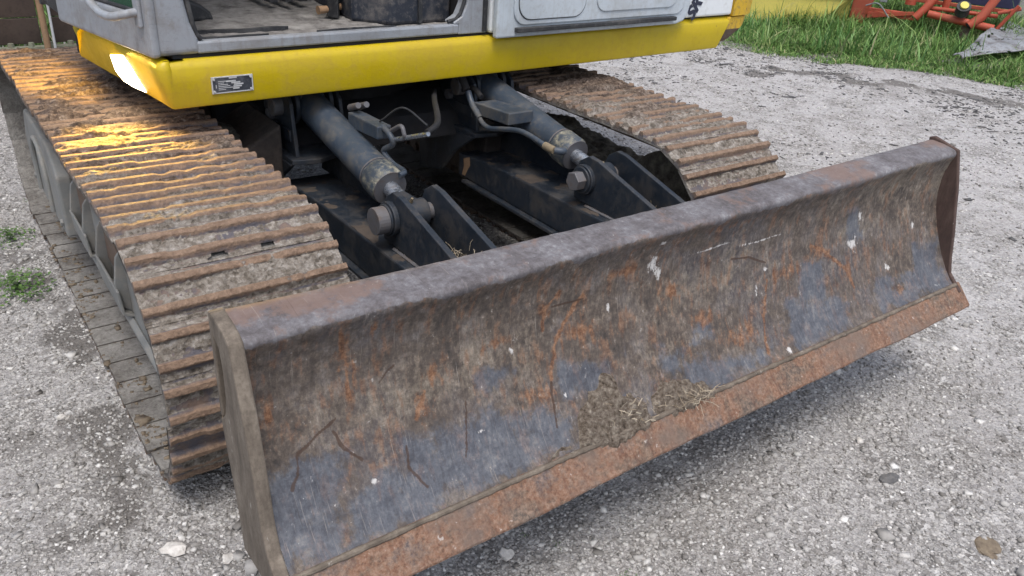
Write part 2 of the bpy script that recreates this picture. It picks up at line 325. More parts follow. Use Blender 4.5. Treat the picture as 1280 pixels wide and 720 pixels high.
# ------------------------------------------------------------------ mesh helpers
def link(me, name, mat, parent=None, smooth=False):
    o = bpy.data.objects.new(name, me); COL.objects.link(o)
    if mat is not None: me.materials.append(M[mat] if isinstance(mat, str) else mat)
    if parent is not None: o.parent = parent
    if smooth: me.polygons.foreach_set('use_smooth', [True] * len(me.polygons))
    return o
def np_mesh(name, V, F):
    """V (n,3), F (m,k) constant k"""
    me = bpy.data.meshes.new(name); V = np.asarray(V, dtype=np.float32); F = np.asarray(F, dtype=np.int32)
    me.vertices.add(len(V)); me.vertices.foreach_set('co', V.ravel())
    k = F.shape[1]; me.loops.add(F.size); me.loops.foreach_set('vertex_index', F.ravel())
    me.polygons.add(len(F)); me.polygons.foreach_set('loop_start', np.arange(0, F.size, k, dtype=np.int32))
    me.polygons.foreach_set('loop_total', np.full(len(F), k, dtype=np.int32))
    me.update(calc_edges=True); return me
class MB:
    def __init__(s): s.bm = bmesh.new()
    def poly(s, pts, faces):
        v = [s.bm.verts.new(p) for p in pts]
        for f in faces:
            try: s.bm.faces.new([v[i] for i in f])
            except ValueError: pass
        return s
    def box(s, x0, x1, y0, y1, z0, z1, T=None):
        P = [(x, y, z) for x in (x0, x1) for y in (y0, y1) for z in (z0, z1)]
        if T: P = [T(*p) for p in P]
        return s.poly(P, [(0, 1, 3, 2), (4, 6, 7, 5), (0, 4, 5, 1), (2, 3, 7, 6), (0, 2, 6, 4), (1, 5, 7, 3)])
    def prism(s, outline, a, b, axis='x', T=None):
        """outline: 2-D points; extruded from a to b along axis (x: outline is (y,z); y: (x,z); z: (x,y))"""
        def mk(p, h):
            q = {'x': (h, p[0], p[1]), 'y': (p[0], h, p[1]), 'z': (p[0], p[1], h)}[axis]
            return T(*q) if T else q
        n = len(outline); P = [mk(p, a) for p in outline] + [mk(p, b) for p in outline]
        F = [tuple(range(n))[::-1], tuple(range(n, 2 * n))] + [(i, (i + 1) % n, (i + 1) % n + n, i + n) for i in range(n)]
        return s.poly(P, F)
    def tube(s, pts, r, n=14, cap=True):
        pts = [Vector(p) for p in pts]; rs = r if isinstance(r, (list, tuple)) else [r] * len(pts)
        rings = []; up = None
        for i, p in enumerate(pts):
            t = (pts[min(i + 1, len(pts) - 1)] - pts[max(i - 1, 0)])
            if t.length < 1e-9: t = Vector((0, 0, 1))
            t.normalize()
            if up is None: up = t.orthogonal().normalized()
            up = (up - t * up.dot(t)); up = up.normalized() if up.length > 1e-6 else t.orthogonal().normalized()
            b = t.cross(up)
            rings.append([s.bm.verts.new(p + (up * math.cos(2 * math.pi * k / n) + b * math.sin(2 * math.pi * k / n)) * rs[i]) for k in range(n)])
        for a, b2 in zip(rings, rings[1:]):
            for k in range(n): s.bm.faces.new((a[k], a[(k + 1) % n], b2[(k + 1) % n], b2[k]))
        if cap: s.bm.faces.new(rings[0][::-1]); s.bm.faces.new(rings[-1])
        return s
    def build(s, name, mat, parent=None, smooth=False, bevel=0.0, seg=2, auto=True):
        bmesh.ops.recalc_face_normals(s.bm, faces=s.bm.faces)
        me = bpy.data.meshes.new(name); s.bm.to_mesh(me); s.bm.free()
        o = link(me, name, mat, parent)
        if bevel:
            b = o.modifiers.new('bevel', 'BEVEL'); b.width = bevel; b.segments = seg; b.limit_method = 'ANGLE'; b.angle_limit = math.radians(35)
        if smooth:
            me.polygons.foreach_set('use_smooth', [True] * len(me.polygons))
            try: me.set_sharp_from_angle(angle=math.radians(40))
            except Exception: pass
        return o
def cyl(p0, p1, r, n=28):
    return MB().tube([p0, p1], r, n)
def curve_pts(P, n=8):
    """catmull-rom through P"""
    P = [Vector(p) for p in P]; Q = [P[0] * 2 - P[1]] + P + [P[-1] * 2 - P[-2]]; out_ = []
    for i in range(1, len(Q) - 2):
        for j in range(n):
            t = j / n
            out_.append(0.5 * ((2 * Q[i]) + (Q[i + 1] - Q[i - 1]) * t + (2 * Q[i - 1] - 5 * Q[i] + 4 * Q[i + 1] - Q[i + 2]) * t * t + (3 * Q[i] - Q[i - 1] - 3 * Q[i + 1] + Q[i + 2]) * t ** 3))
    out_.append(P[-1]); return out_
def empty(name, loc=(0, 0, 0)):
    o = bpy.data.objects.new(name, None); COL.objects.link(o); o.location = loc; o.empty_display_size = 0.1; return o
def tag(o, label=None, cat=None, group=None, kind=None):
    if label: o['label'] = label
    if cat: o['category'] = cat
    if group: o['group'] = group
    if kind: o['kind'] = kind
    return o
def setcol(me, name, arr):
    a = me.color_attributes.new(name, 'FLOAT_COLOR', 'POINT')
    c = np.ones((len(me.vertices), 4), dtype=np.float32); c[:, :3] = arr; a.data.foreach_set('color', c.ravel())

def grid_faces(nu, nv):
    i, j = np.meshgrid(np.arange(nu - 1), np.arange(nv - 1), indexing='ij'); a = (i * nv + j).ravel()
    return np.stack([a, a + nv, a + nv + 1, a + 1], 1)

# ================================================================== GROUND
def make_ground():
    def axis(lo, hi, step, far):
        core = list(np.arange(lo, hi + 1e-6, step)); d = step
        while core[-1] < far: d *= 1.35; core.append(core[-1] + d)
        d = step; front = []
        x = lo
        while x > -far: d *= 1.35; x -= d; front.append(x)
        return np.array(front[::-1] + core)
    xs = axis(-2.0, 9.0, 0.035, 300); ys = axis(-2.0, 6.5, 0.035, 300)
    X, Y = np.meshgrid(xs, ys, indexing='ij')
    near = np.exp(-(np.maximum(0, np.hypot(X - 2, Y - 1) - 7) / 4) ** 2)
    Z = (fbm(X * 1.1, Y * 1.1, 5) - 0.5) * 0.05 * near + (fbm(X * 9, Y * 9, 3) - 0.5) * 0.012 * near
    Z = Z - 0.006
    me = np_mesh('ground', np.stack([X.ravel(), Y.ravel(), Z.ravel()], 1), grid_faces(len(xs), len(ys)))
    # soil tone: R damp dark soil plus shade painted under machine and blade, G compacted pale dust
    x, y = X.ravel(), Y.ravel(); n = fbm(x * 2.2, y * 2.2, 5)
    R_ = np.zeros_like(x); G_ = np.zeros_like(x)
    def ell(cx, cy, rx, ry, a, amp):
        c, s_ = math.cos(a), math.sin(a); u = ((x - cx) * c + (y - cy) * s_) / rx; v = (-(x - cx) * s_ + (y - cy) * c) / ry
        return 0.75 * amp * np.exp(-(u * u + v * v)) * (0.2 + 2.2 * sstep(0.38, 0.72, fbm(x * 5, y * 5, 6))) * (0.5 + n)
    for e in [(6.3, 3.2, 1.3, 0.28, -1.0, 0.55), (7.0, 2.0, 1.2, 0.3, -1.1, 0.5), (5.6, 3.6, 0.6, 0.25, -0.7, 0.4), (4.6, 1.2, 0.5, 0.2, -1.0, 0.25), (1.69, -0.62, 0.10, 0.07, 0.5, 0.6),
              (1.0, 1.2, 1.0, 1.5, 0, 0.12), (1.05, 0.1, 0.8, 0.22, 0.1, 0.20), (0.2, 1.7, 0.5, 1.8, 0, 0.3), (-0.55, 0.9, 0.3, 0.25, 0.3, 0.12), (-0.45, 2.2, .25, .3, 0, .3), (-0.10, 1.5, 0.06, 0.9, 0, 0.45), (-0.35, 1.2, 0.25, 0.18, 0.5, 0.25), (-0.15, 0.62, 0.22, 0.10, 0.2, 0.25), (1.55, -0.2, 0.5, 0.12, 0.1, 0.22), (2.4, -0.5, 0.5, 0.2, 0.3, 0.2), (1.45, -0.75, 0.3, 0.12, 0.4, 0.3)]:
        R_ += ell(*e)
    sd_ = (x - 7.1) * 0.85 + (y - 3.75) * 0.52
    R_ += 0.6 * np.exp(-(np.maximum(0, -sd_) / 0.22) ** 2)
    G_ = sstep(1.6, 3.2, x) * (0.45 + 0.7 * n) * (1 - sstep(-.8, -0.1, sd_))
    setcol(me, 'tone', np.stack([np.clip(R_, 0, 1), np.clip(G_, 0, 1), 0 * x], 1))
    o = link(me, 'ground', 'ground', None, True); tag(o, kind='structure', label='grey limestone gravel yard')
make_ground()

def ico():
    V = np.array([(x, y, z) for x in (-1, 1) for y in (-1, 1) for z in (-1, 1)], float) * 0.72
    Q = [(0, 1, 3, 2), (4, 6, 7, 5), (0, 4, 5, 1), (2, 3, 7, 6), (0, 2, 6, 4), (1, 5, 7, 3)]
    return V, np.array([t for q in Q for t in ((q[0], q[1], q[2]), (q[0], q[2], q[3]))])
def gz(x, y):
    near = np.exp(-(np.maximum(0, np.hypot(x - 2, y - 1) - 7) / 4) ** 2)
    return (fbm(x * 1.1, y * 1.1, 5) - 0.5) * 0.05 * near + (fbm(x * 9, y * 9, 3) - 0.5) * 0.012 * near - 0.006
def make_gravel(n):
    V, F = ico()
    r = 0.55 * np.exp(rng.random(n) * math.log(9.5 / 0.55)); a = np.radians(rng.uniform(-34, 108, n))
    x = -0.316 + r * np.cos(a); y = -1.113 + r * np.sin(a)
    keep = ((x - 7.1) * 0.85 + (y - 3.75) * 0.52 < 0.15)
    # clusters
    keep &= rng.random(n) < 0.35 + 0.9 * fbm(x * 5, y * 5, 3)
    keep &= (rng.random(n) < np.where(x > 2.4, 0.75, 1.0))
    x, y, r = x[keep], y[keep], r[keep]; m = len(x)
    size = 0.0017 + 0.0013 * rng.exponential(1.0, m) + 0.0006 * r
    big = rng.random(m) < 0.045; size[big] += rng.exponential(0.0026, big.sum()) * np.minimum(1.0, r[big] / 1.2)
    S = size[:, None] * rng.uniform(0.6, 1.4, (m, 3)); S[:, 2] *= 0.6
    j = 1 + rng.uniform(-0.55, 0.45, (m, 8, 3))
    P = V[None] * j * S[:, None, :]
    th = rng.uniform(0, 2 * math.pi, m); c, s_ = np.cos(th)[:, None], np.sin(th)[:, None]
    Q = np.stack([P[..., 0] * c - P[..., 1] * s_ + x[:, None], P[..., 0] * s_ + P[..., 1] * c + y[:, None], P[..., 2] + (gz(x, y) + S[:, 2] * 0.25)[:, None]], -1)
    FF = (F[None] + (np.arange(m) * 8)[:, None, None]).reshape(-1, 3)
    o = link(np_mesh('gravel', Q.reshape(-1, 3), FF), 'gravel', 'stones')
    tag(o, 'loose pale limestone chips scattered over the grey yard', 'gravel', kind='stuff')
make_gravel(210000)

def lump(name, mat, c, s, rot=0.0, seed=0, amp=0.3, sub=3, flat=0.0):
    bm = bmesh.new(); bmesh.ops.create_icosphere(bm, subdivisions=sub, radius=1.0)
    rr = np.random.default_rng(seed); off = rr.uniform(0, 50, 3)
    for v in bm.verts:
        p = v.co; n = float(fbm(np.array(p.x * 1.6 + off[0] + p.z), np.array(p.y * 1.6 + off[1] - p.z * 0.7), 4)) - 0.5
        k = 1 + n * 2 * amp; q = Vector((p.x * s[0], p.y * s[1], p.z * s[2])) * k
        if q.z < -s[2] * 0.3: q.z = -s[2] * 0.3
        v.co = q
    if name == 'stone':
        for v in bm.verts: v.co += Vector(rr.uniform(-1, 1, 3)) * min(s) * 0.16
    me = bpy.data.meshes.new(name); bm.to_mesh(me); bm.free()
    o = link(me, name, mat); o.location = c; o.rotation_euler = (0, 0, rot)
    return o
for (x, y, s, mat, lab, cat, sd_) in [
    (-0.08, 0.43, (0.020, 0.030, 0.010), 'palestone', 'largest whitish flat stone on gravel near the left front of the blade', 'stone', 1),
    (0.02, 0.335, (0.015, 0.018, 0.010), 'palestone', 'smaller rounded pale stone right against the lower left blade end', 'stone', 2),
    (1.71, -0.36, (0.034, 0.020, 0.008), 'darkstone', 'flat dark stone lying alone on gravel in front of the blade', 'stone', 3),
    (1.79, -0.21, (0.013, 0.009, 0.009), 'palestone', 'small angular white stone midway along the gravel before the blade', 'stone', 4),
    (2.04, 0.39, (0.016, 0.012, 0.010), 'palestone', 'pale stone almost under the right half of the cutting edge', 'stone', 5),
    (0.59, 0.0, (0.016, 0.020, 0.012), 'palestone', 'grey white stone at the bottom of the picture below the blade edge', 'stone', 6),
    (-0.20, 1.10, (0.014, 0.014, 0.010), 'palestone', 'pale stone beside the left track on the open gravel', 'stone', 7)]:
    tag(lump('stone', mat, (x, y, float(gz(np.array(x), np.array(y))) + 0.004), s, sd_, sd_, 0.6, 2), lab, cat, 'loose stones lying on the gravel')
tag(lump('clay_patch', 'clay', (1.69, -0.66, float(gz(np.array(1.69), np.array(-0.66))) + 0.001), (0.045, 0.03, 0.008), 0.6, 9, 0.5), 'low brown clay lump trodden into gravel at the lower right', 'clay')

# ------------------------------------------------------------------ blades of grass, weeds
def blades(name, X, Y, Z, H, Wd, mat, bend=0.5, seg=3):
    m = len(X); th = rng.uniform(0, 2 * math.pi, m); bd = rng.uniform(0.1, 1.0, m) * bend
    V = np.zeros((m, (seg + 1) * 2, 3)); bx, by = np.cos(th), np.sin(th)
    fa = th + math.pi / 2 + rng.uniform(-0.6, 0.6, m); wx, wy = np.cos(fa), np.sin(fa)
    for i in range(seg + 1):
        t = i / seg; ww = Wd * (1 - t ** 1.6) * 0.5 + 0.0004; rr = bd * H * t * t; zz = H * (t - 0.35 * bd * t * t)
        for s_, k in ((-1, 0), (1, 1)):
            V[:, i * 2 + k, 0] = X + bx * rr + s_ * wx * ww; V[:, i * 2 + k, 1] = Y + by * rr + s_ * wy * ww; V[:, i * 2 + k, 2] = Z + zz
    f = np.array([(2 * i, 2 * i + 1, 2 * i + 3, 2 * i + 2) for i in range(seg)])
    FF = (f[None] + (np.arange(m) * (seg + 1) * 2)[:, None, None]).reshape(-1, 4)
    return link(np_mesh(name, V.reshape(-1, 3), FF), name, mat)
def make_grass():
    n = 115000
    a = rng.uniform(-2.2, 5.2, n); d = rng.random(n) ** 1.5 * 6.0 - 0.12 - 0.15 * rng.random(n)
    tx, ty = -0.52, 0.85; nx, ny = 0.85, 0.52
    wob = (fbm(a * 1.8, a * 0 + 3.0, 3) - 0.5) * 0.5
    X = 7.1 + a * tx + (d + wob) * nx; Y = 3.75 + a * ty + (d + wob) * ny
    cl = fbm(X * 3, Y * 3, 4); keep = rng.random(n) < sstep(0.18, 0.45, cl) + 0.3
    keep &= ~((X > 8.2) & (X < 9.0) & (Y < 3.1) & (Y > 2.55) & (rng.random(n) < .85))
    X, Y, d, cl = X[keep], Y[keep], d[keep], cl[keep]; m = len(X)
    H = np.where(a[keep] > 0.6, 0.62, 1.0) * (0.045 + 0.10 * sstep(-0.1, 0.6, d) + 0.10 * sstep(0.9, 2.0, d)) * (1 + 1.1 * (rng.random(m) < 0.03)) * (0.5 + cl) * rng.uniform(0.5, 1.35, m) * np.where(d > 2.2, 1.5, 1.0)
    o = blades('grass', X, Y, gz(X, Y) - 0.01, H, 0.005 + 0.012 * rng.random(m) ** 2, 'grass', 1.5)
    tag(o, 'lush green grass growing along the edge of the gravel yard', 'grass', kind='stuff')
    n = 5200; a = rng.uniform(-2.0, 5.0, n); d = 0.15 + rng.random(n) * 3.5; X = 7.1 - a * 0.52 + d * 0.85; Y = 3.75 + a * 0.85 + d * 0.52
    kp = fbm(X * 1.6 + 20, Y * 1.6, 4) > 0.50; X, Y, a = X[kp], Y[kp], a[kp]; m = len(X)
    o = blades('tall_weeds', X, Y, gz(X, Y) - 0.01, rng.uniform(0.16, 0.42, m) * np.where(a > 0.6, 0.8, 1.0), 0.008 + 0.014 * rng.random(m), 'weedgrass', 0.9, 4)
    tag(o, 'taller loose weeds sticking out of the grass around the implements', 'weeds', kind='stuff')
    # behind the boarding at left
    n = 6000; X = rng.uniform(-2.5, 3, n); Y = rng.uniform(5.3, 9, n)
    o = blades('far_grass', X, Y, gz(X, Y) - 0.01, rng.uniform(0.2, 0.6, n), 0.015 + 0 * X, 'grass', 0.8)
    tag(o, 'green grass glimpsed behind the brown boarding', 'grass', kind='stuff')
make_grass()
def weed(x, y, r, n, lab, h=0.05, name='weed'):
    n = int(n * (1.1 if r > 0.05 else 1.3)); r *= 1.05 if r > 0.05 else 1.0
    # rosette of small leaves, each leaf a folded diamond
    V = []; F = []
    for i in range(n):
        th = random.uniform(0, 2 * math.pi); rr = r * random.random() ** 0.85; L = random.uniform(0.25, 0.6) * min(0.034, r * 0.5); wd = L * random.uniform(0.2, 0.4)
        cx, cy = rr * math.cos(th), rr * math.sin(th); z0 = random.uniform(0.0, h) * (1 - rr / r * 0.6); up = random.uniform(0.1, 0.9); a = random.uniform(0, 2 * math.pi)
        dx, dy = math.cos(a), math.sin(a); k = len(V)
        V += [(cx, cy, z0), (cx + dx * L * .5 - dy * wd, cy + dy * L * .5 + dx * wd, z0 + L * .4 * up + .002), (cx + dx * L, cy + dy * L, z0 + L * .6 * up), (cx + dx * L * .5 + dy * wd, cy + dy * L * .5 - dx * wd, z0 + L * .4 * up + .002)]
        F.append((k, k + 1, k + 2, k + 3))
    o = link(np_mesh(name, V, F), name, 'weed'); o.location = (x, y, float(gz(np.array(x), np.array(y))))
    return tag(o, lab, 'weed', 'weeds growing through the gravel')
def debris(n):
    V, F = ico()
    x = rng.uniform(3.2, 9.0, n); y = rng.uniform(-1.0, 5.0, n); sd_ = (x - 7.1) * 0.85 + (y - 3.75) * 0.52
    keep = (sd_ < 0.05) & (rng.random(n) < sstep(0.46, 0.66, fbm(x * 1.7, y * 1.7, 5)) * (0.25 + 0.75 * np.exp(-((sd_ + 0.9) / 1.0) ** 2)) + 0.02)
    x, y = x[keep], y[keep]; m = len(x); S = (0.003 + 0.003 * rng.exponential(1, m))[:, None] * rng.uniform(0.5, 1.6, (m, 3)); S[:, 0] *= 2.2; S[:, 2] = 0.003
    P = V[None] * (1 + rng.uniform(-.5, .5, (m, 8, 3))) * S[:, None, :]; th = rng.uniform(0, 6.28, m); c, s_ = np.cos(th)[:, None], np.sin(th)[:, None]
    Q = np.stack([P[..., 0] * c - P[..., 1] * s_ + x[:, None], P[..., 0] * s_ + P[..., 1] * c + y[:, None], P[..., 2] + (gz(x, y) + 0.003)[:, None]], -1)
    o = link(np_mesh('dark_debris', Q.reshape(-1, 3), (F[None] + (np.arange(m) * 8)[:, None, None]).reshape(-1, 3)), 'dark_debris', 'darkstone')
    tag(o, 'dark bits of bark and dirt strewn over the pale gravel towards the grass', 'debris', kind='stuff')
debris(16000)
weed(-0.20, 1.98, 0.13, 420, 'largest green weed patch on gravel left of the near track', 0.06)
weed(-0.16, 2.50, 0.10, 200, 'middle weed patch by the left picture edge beside the track', 0.05)
weed(0.03, 2.90, 0.08, 120, 'farthest small weed tuft beside the rear half of the left track', 0.05)
weed(0.66, 0.02, 0.016, 12, 'tiny green sprout on gravel just below the cutting edge', 0.015)
weed(0.71, -0.05, 0.016, 12, 'tiny green sprout between two others below the blade', 0.015)
weed(0.80, -0.22, 0.022, 22, 'low green sprout at the very bottom edge of the picture', 0.02)

# ================================================================== EXCAVATOR
EXC = empty('excavator', (1.1, 1.9, 0)); tag(EXC, 'yellow and grey tracked excavator with a raised rusty dozer blade and one lit headlight', 'excavator')
EXC.location = (0, 0, 0)

# ---- crawler tracks
ZC = 0.35; RP = 0.328; Y0 = 0.79; Y1 = 2.70; NSH = 48
LOOP = 2 * (Y1 - Y0) + 2 * math.pi * RP; PITCH = LOOP / NSH
def shoe_mesh(seed, hole=False, mudk=1.0):
    nx, ntt = 90, 48; L = PITCH / 2 + 0.004
    u = np.linspace(-0.24, 0.24, nx); t = np.linspace(-L, L, ntt); U, T = np.meshgrid(u, t, indexing='ij')
    o1 = seed * 13.7
    h = np.zeros_like(U); gr = np.zeros_like(U)
    for i, g in enumerate((-0.034, 0.0325)):
        gg = g + (fbm(U * 8 + o1, U * 0 + i * 5, 2) - 0.5) * 0.0016
        hh = 0.022 - 0.002 * (i == 1) - 0.006 * sstep(0.55, 0.75, fbm(U * 14 + o1 + i * 9, U * 0 + i, 3))
        a = 1 - sstep(0.0075, 0.0135, np.abs(T - gg)); h = np.maximum(h, hh * a); gr = np.maximum(gr, a)
    # plates drop at the leading and trailing lips
    h -= 0.008 * sstep(L - 0.014, L, np.abs(T))
    md = 0.006 - 0.011 * max(0.0, 0.9 - mudk) + 0.030 * (1.0 + 0.9 * max(0.0, 0.9 - mudk)) * (fbm(U * 6 + o1, T * 9 + seed * 3.1, 4) - 0.34) * 1.8 * mudk + 0.009 * (fbm(U * 45 + o1, T * 45, 3) - 0.5) + 0.008 * (fbm(U * 120 + o1, T * 120, 2) - 0.5)
    md *= 1 - sstep(L - 0.026, L - 0.008, np.abs(T)) * (1.3 if mudk < 0.9 else 0.8)
    md *= 1 - 0.5 * sstep(0.20, 0.24, np.abs(U))
    mud = sstep(-0.0015, 0.0015, md - h)
    Z = np.maximum(h, md) + (fbm(U * 70 + o1, T * 70, 2) - 0.5) * 0.0015
    V = np.stack([U.ravel(), T.ravel(), Z.ravel()], 1); F = grid_faces(nx, ntt)
    if hole:
        cu = u[:-1] + 0.5 * (u[1] - u[0]); ct = t[:-1] + 0.5 * (t[1] - t[0]); CU, CT = np.meshgrid(cu, ct, indexing='ij')
        kk = ((np.abs(np.abs(CU - 0.02) - 0.06) < 0.020 + 0.014 * (fbm(CT * 90, CU * 30 + seed, 2) - .5)) & (CT < -L + 0.018 + 0.008 * (fbm(CU * 70, CT * 0 + seed, 2) - .5))).ravel()
        F = F[~kk]
    # slab below (flat inner face of the shoe)
    k = len(V); b = -0.007
    SV = np.array([(x, y, z) for x in (-0.24, 0.24) for y in (-L, L) for z in (b, -0.003)])
    SV[:, 2] += np.where((SV[:, 1] > 0) & (SV[:, 2] < -0.005), -0.004, 0.0)
    SF = np.array([(0, 1, 3, 2), (4, 6, 7, 5), (0, 4, 5, 1), (2, 3, 7, 6), (0, 2, 6, 4)]) + k
    # skirts from the height field border down to the slab
    bi = list(range(0, ntt)); e1 = [(0 * ntt + j) for j in range(ntt)]; e2 = [((nx - 1) * ntt + j) for j in range(ntt)]
    e3 = [i * ntt for i in range(nx)]; e4 = [i * ntt + ntt - 1 for i in range(nx)]
    VV = [V, SV]; FF = [F, SF]; kk2 = k + 8
    for e, flip in ((e1, 0), (e2, 1), (e3, 1), (e4, 0)):
        low = V[e].copy(); low[:, 2] = b - 0.004 * (low[:, 1] + L) / (2 * L); idx = np.arange(len(e) - 1); e = np.array(e)
        q = np.stack([e[idx], e[idx + 1], kk2 + idx + 1, kk2 + idx], 1)
        FF.append(q[:, ::-1] if flip else q); VV.append(low); kk2 += len(e)
    V2 = np.concatenate(VV); me = np_mesh('track_shoe', V2, np.concatenate(FF))
    A = np.zeros((len(V2), 3)); A[:k, 0] = mud.ravel(); A[:k, 1] = (gr * (1 - mud)).ravel(); A[k:k + 8, 2] = 1.0
    A[k + 8:, 0] = 0.4; A[k + 8:, 2] = 0.5
    setcol(me, 'wear', A)
    me.materials.append(M['shoe']); me.polygons.foreach_set('use_smooth', [True] * len(me.polygons)); me.set_sharp_from_angle(angle=math.radians(55))
    return me
SHOES = [shoe_mesh(i, False, 1.0) for i in range(4)] + [shoe_mesh(i, False, 1.3) for i in range(4, 10)]; SHOES_H = [shoe_mesh(20 + i, True, 0.25) for i in range(3)]; SHOES_F = [shoe_mesh(30 + i, False, 0.42) for i in range(6)]
def loop_pt(s):
    """s measured backwards along the top run from the front idler's top (negative: down round the front)"""
    s = s % LOOP; top = Y1 - Y0; arc = math.pi * RP
    if s < top: return Y0 + s, ZC + RP, (1, 0), (0, 1)
    s -= top
    if s < arc: a = s / RP; return Y1 + RP * math.sin(a), ZC + RP * math.cos(a), (math.cos(a), -math.sin(a)), (math.sin(a), math.cos(a))
    s -= arc
    if s < top: return Y1 - s, ZC - RP, (-1, 0), (0, -1)
    s -= top; a = s / RP; return Y0 - RP * math.sin(a), ZC - RP * math.cos(a), (-math.cos(a), math.sin(a)), (-math.sin(a), -math.cos(a))
def track(xc, side, phase):
    # chain of links as the track's own mesh
    mb = MB()
    for i in range(NSH):
        y, z, t, n = loop_pt(phase + i * PITCH)
        for sx in (-0.055, 0.055):
            def T(a, b, c, y=y, z=z, t=t, n=n, sx=sx): return (xc + sx + a, y + t[0] * b + n[0] * c, z + t[1] * b + n[1] * c)
            mb.box(-0.013, 0.013, -0.075, 0.060, -0.085, -0.024, T)
        def T(a, b, c, y=y, z=z, t=t, n=n): return (xc + a, y + t[0] * b + n[0] * c, z + t[1] * b + n[1] * c)
        p0 = T(-0.085, PITCH / 2, -0.05); p1 = T(0.085, PITCH / 2, -0.05); mb.tube([p0, p1], 0.019, 10)
    tr = mb.build('crawler_track', 'rustframe', EXC, bevel=0.0)
    tr['label'] = 'left crawler track with headlight glow on its shoes' if side < 0 else 'right crawler track carrying clods of dried mud'
    for i in range(NSH):
        y, z, t, n = loop_pt(phase + i * PITCH)
        ang = math.degrees(math.atan2(z - ZC, Y0 - y)) if y < Y0 + .05 else 0
        front = side < 0 and y < Y0 + 0.12 and z > ZC - 0.1
        me = (SHOES_H[i % 3] if (front and i % 2 == 1) else SHOES_F[i % 6] if y < Y0 + (0.35 if side < 0 else 0.1) else SHOES[(i * 3 + (1 if side > 0 else 0)) % 10])
        s = bpy.data.objects.new('track_shoe', me); COL.objects.link(s); s.parent = tr
        jit = random.uniform(-0.004, 0.004) if z > ZC else random.uniform(-0.007, 0.007)
        s.matrix_local = Matrix(((1, 0, 0, xc + jit), (0, t[0], n[0], y), (0, t[1], n[1], z), (0, 0, 0, 1))) if True else None
    # idler, sprocket, rollers
    def wheel(name, y, r, w, mat):
        o = MB().tube([(xc - w, y, ZC), (xc - w * .8, y, ZC), (xc + w * .8, y, ZC), (xc + w, y, ZC)], [r * .86, r, r, r * .86], 40).build(name, mat, tr, True)
        MB().tube([(xc - w * 1.6, y, ZC), (xc + w * 1.6, y, ZC)], r * .33, 20).build(name + '_hub', mat, tr, True, 0.006)
        return o
    wheel('idler_wheel', Y0 + 0.02, 0.238, 0.045, 'framemud'); wheel('drive_sprocket', Y1, 0.235, 0.03, 'framemud')
    for y in (1.15, 1.48, 1.81, 2.14, 2.42):
        MB().tube([(xc - .10, y, .125), (xc - .06, y, .125), (xc - .055, y, .125), (xc + .055, y, .125), (xc + .06, y, .125), (xc + .10, y, .125)], [.07, .07, .055, .055, .07, .07], 20).build('track_roller', 'framemud', tr, True)
    return tr
TL = track(0.200, -1, 0.0 - RP * math.radians(52) + PITCH / 2)
TR = track(1.935, 1, -0.02)
def crumbs():
    V, F = ico(); n = 1500; x = rng.uniform(-0.045, 0.05, n) ; y = rng.uniform(0.62, 2.7, n)
    keep = rng.random(n) < sstep(0.35, 0.7, fbm(x * 20, y * 9, 3)); x, y = x[keep], y[keep]; m = len(x)
    S = (0.0015 + 0.0022 * rng.exponential(1, m))[:, None] * rng.uniform(0.6, 1.4, (m, 3)); S[:, 2] *= 0.6
    P = V[None] * (1 + rng.uniform(-.5, .5, (m, 8, 3))) * S[:, None, :]; zz_ = np.where(y < Y0, ZC - np.sqrt(np.maximum(0, 0.321 ** 2 - (Y0 - y) ** 2)), ZC - 0.321)
    Q = np.stack([P[..., 0] + x[:, None], P[..., 1] + y[:, None], P[..., 2] + (zz_ + S[:, 2] * .3)[:, None]], -1)
    o = link(np_mesh('track_dirt', Q.reshape(-1, 3), (F[None] + (np.arange(m) * 8)[:, None, None]).reshape(-1, 3)), 'track_dirt', 'clay', TL); o['kind'] = 'stuff'
crumbs()
# left frame: dusty side plate, sloping upper flange, brackets
xo = 0.040
MB().prism([(0.80, 0.235), (2.66, 0.235), (2.72, 0.46), (2.60, 0.54), (1.00, 0.54), (0.88, 0.44), (0.80, 0.30)], xo, xo + 0.012, 'x').build('frame_side_plate', 'frame', TL, bevel=0.004)
MB().prism([(xo + 0.010, 0.236), (xo - 0.004, 0.252), (xo - 0.016, 0.238), (xo - 0.016, 0.226), (xo + 0.05, 0.226)], 0.84, 2.66, 'y').build('frame_flange', 'frame', TL, bevel=0.003)
MB().prism([(0.95, 0.13), (2.6, 0.13), (2.6, 0.47), (0.95, 0.47)], 0.075, 0.30, 'x').build('track_frame', 'frame', TL, bevel=0.01)
for (ya, yb) in ((1.16, 1.40), (1.60, 1.80)):
    MB().box(xo - 0.004, xo + 0.001, ya + .014, yb - .014, 0.34, 0.47).build('bracket_recess', 'rustframe', TL)
    b = MB()
    for y_ in (ya, yb): b.prism([(xo + 0.002, 0.47), (xo - 0.020, 0.44), (xo - 0.034, 0.36), (xo - 0.034, 0.29), (xo + 0.002, 0.26)], y_ - 0.006, y_ + 0.006, 'y')
    b.prism([(xo - 0.036, 0.345), (xo - 0.028, 0.345), (xo - 0.022, 0.275), (xo + 0.002, 0.262), (xo + 0.002, 0.252), (xo - 0.030, 0.266)], ya - 0.03, yb + 0.02, 'y')
    b.build('carrier_bracket', 'frame', TL, bevel=0.003)
arc = [(-0.018, 2.20 + 0.13 * math.cos(a), 0.36 + 0.13 * math.sin(a)) for a in np.linspace(math.pi * 1.0, 0, 14)]
MB().tube([(-.018, 2.07, .25)] + arc + [(-.018, 2.33, .25)], 0.009, 8).build('welded_stiffener', 'frame', TL, True)
G = MB().prism([(1.86, 0.225), (2.52, 0.225), (2.58, 0.40), (2.46, 0.535), (1.98, 0.535), (1.86, 0.45)], -0.012, 0.036, 'x').build('sprocket_guard', 'frame', TL, bevel=0.008)
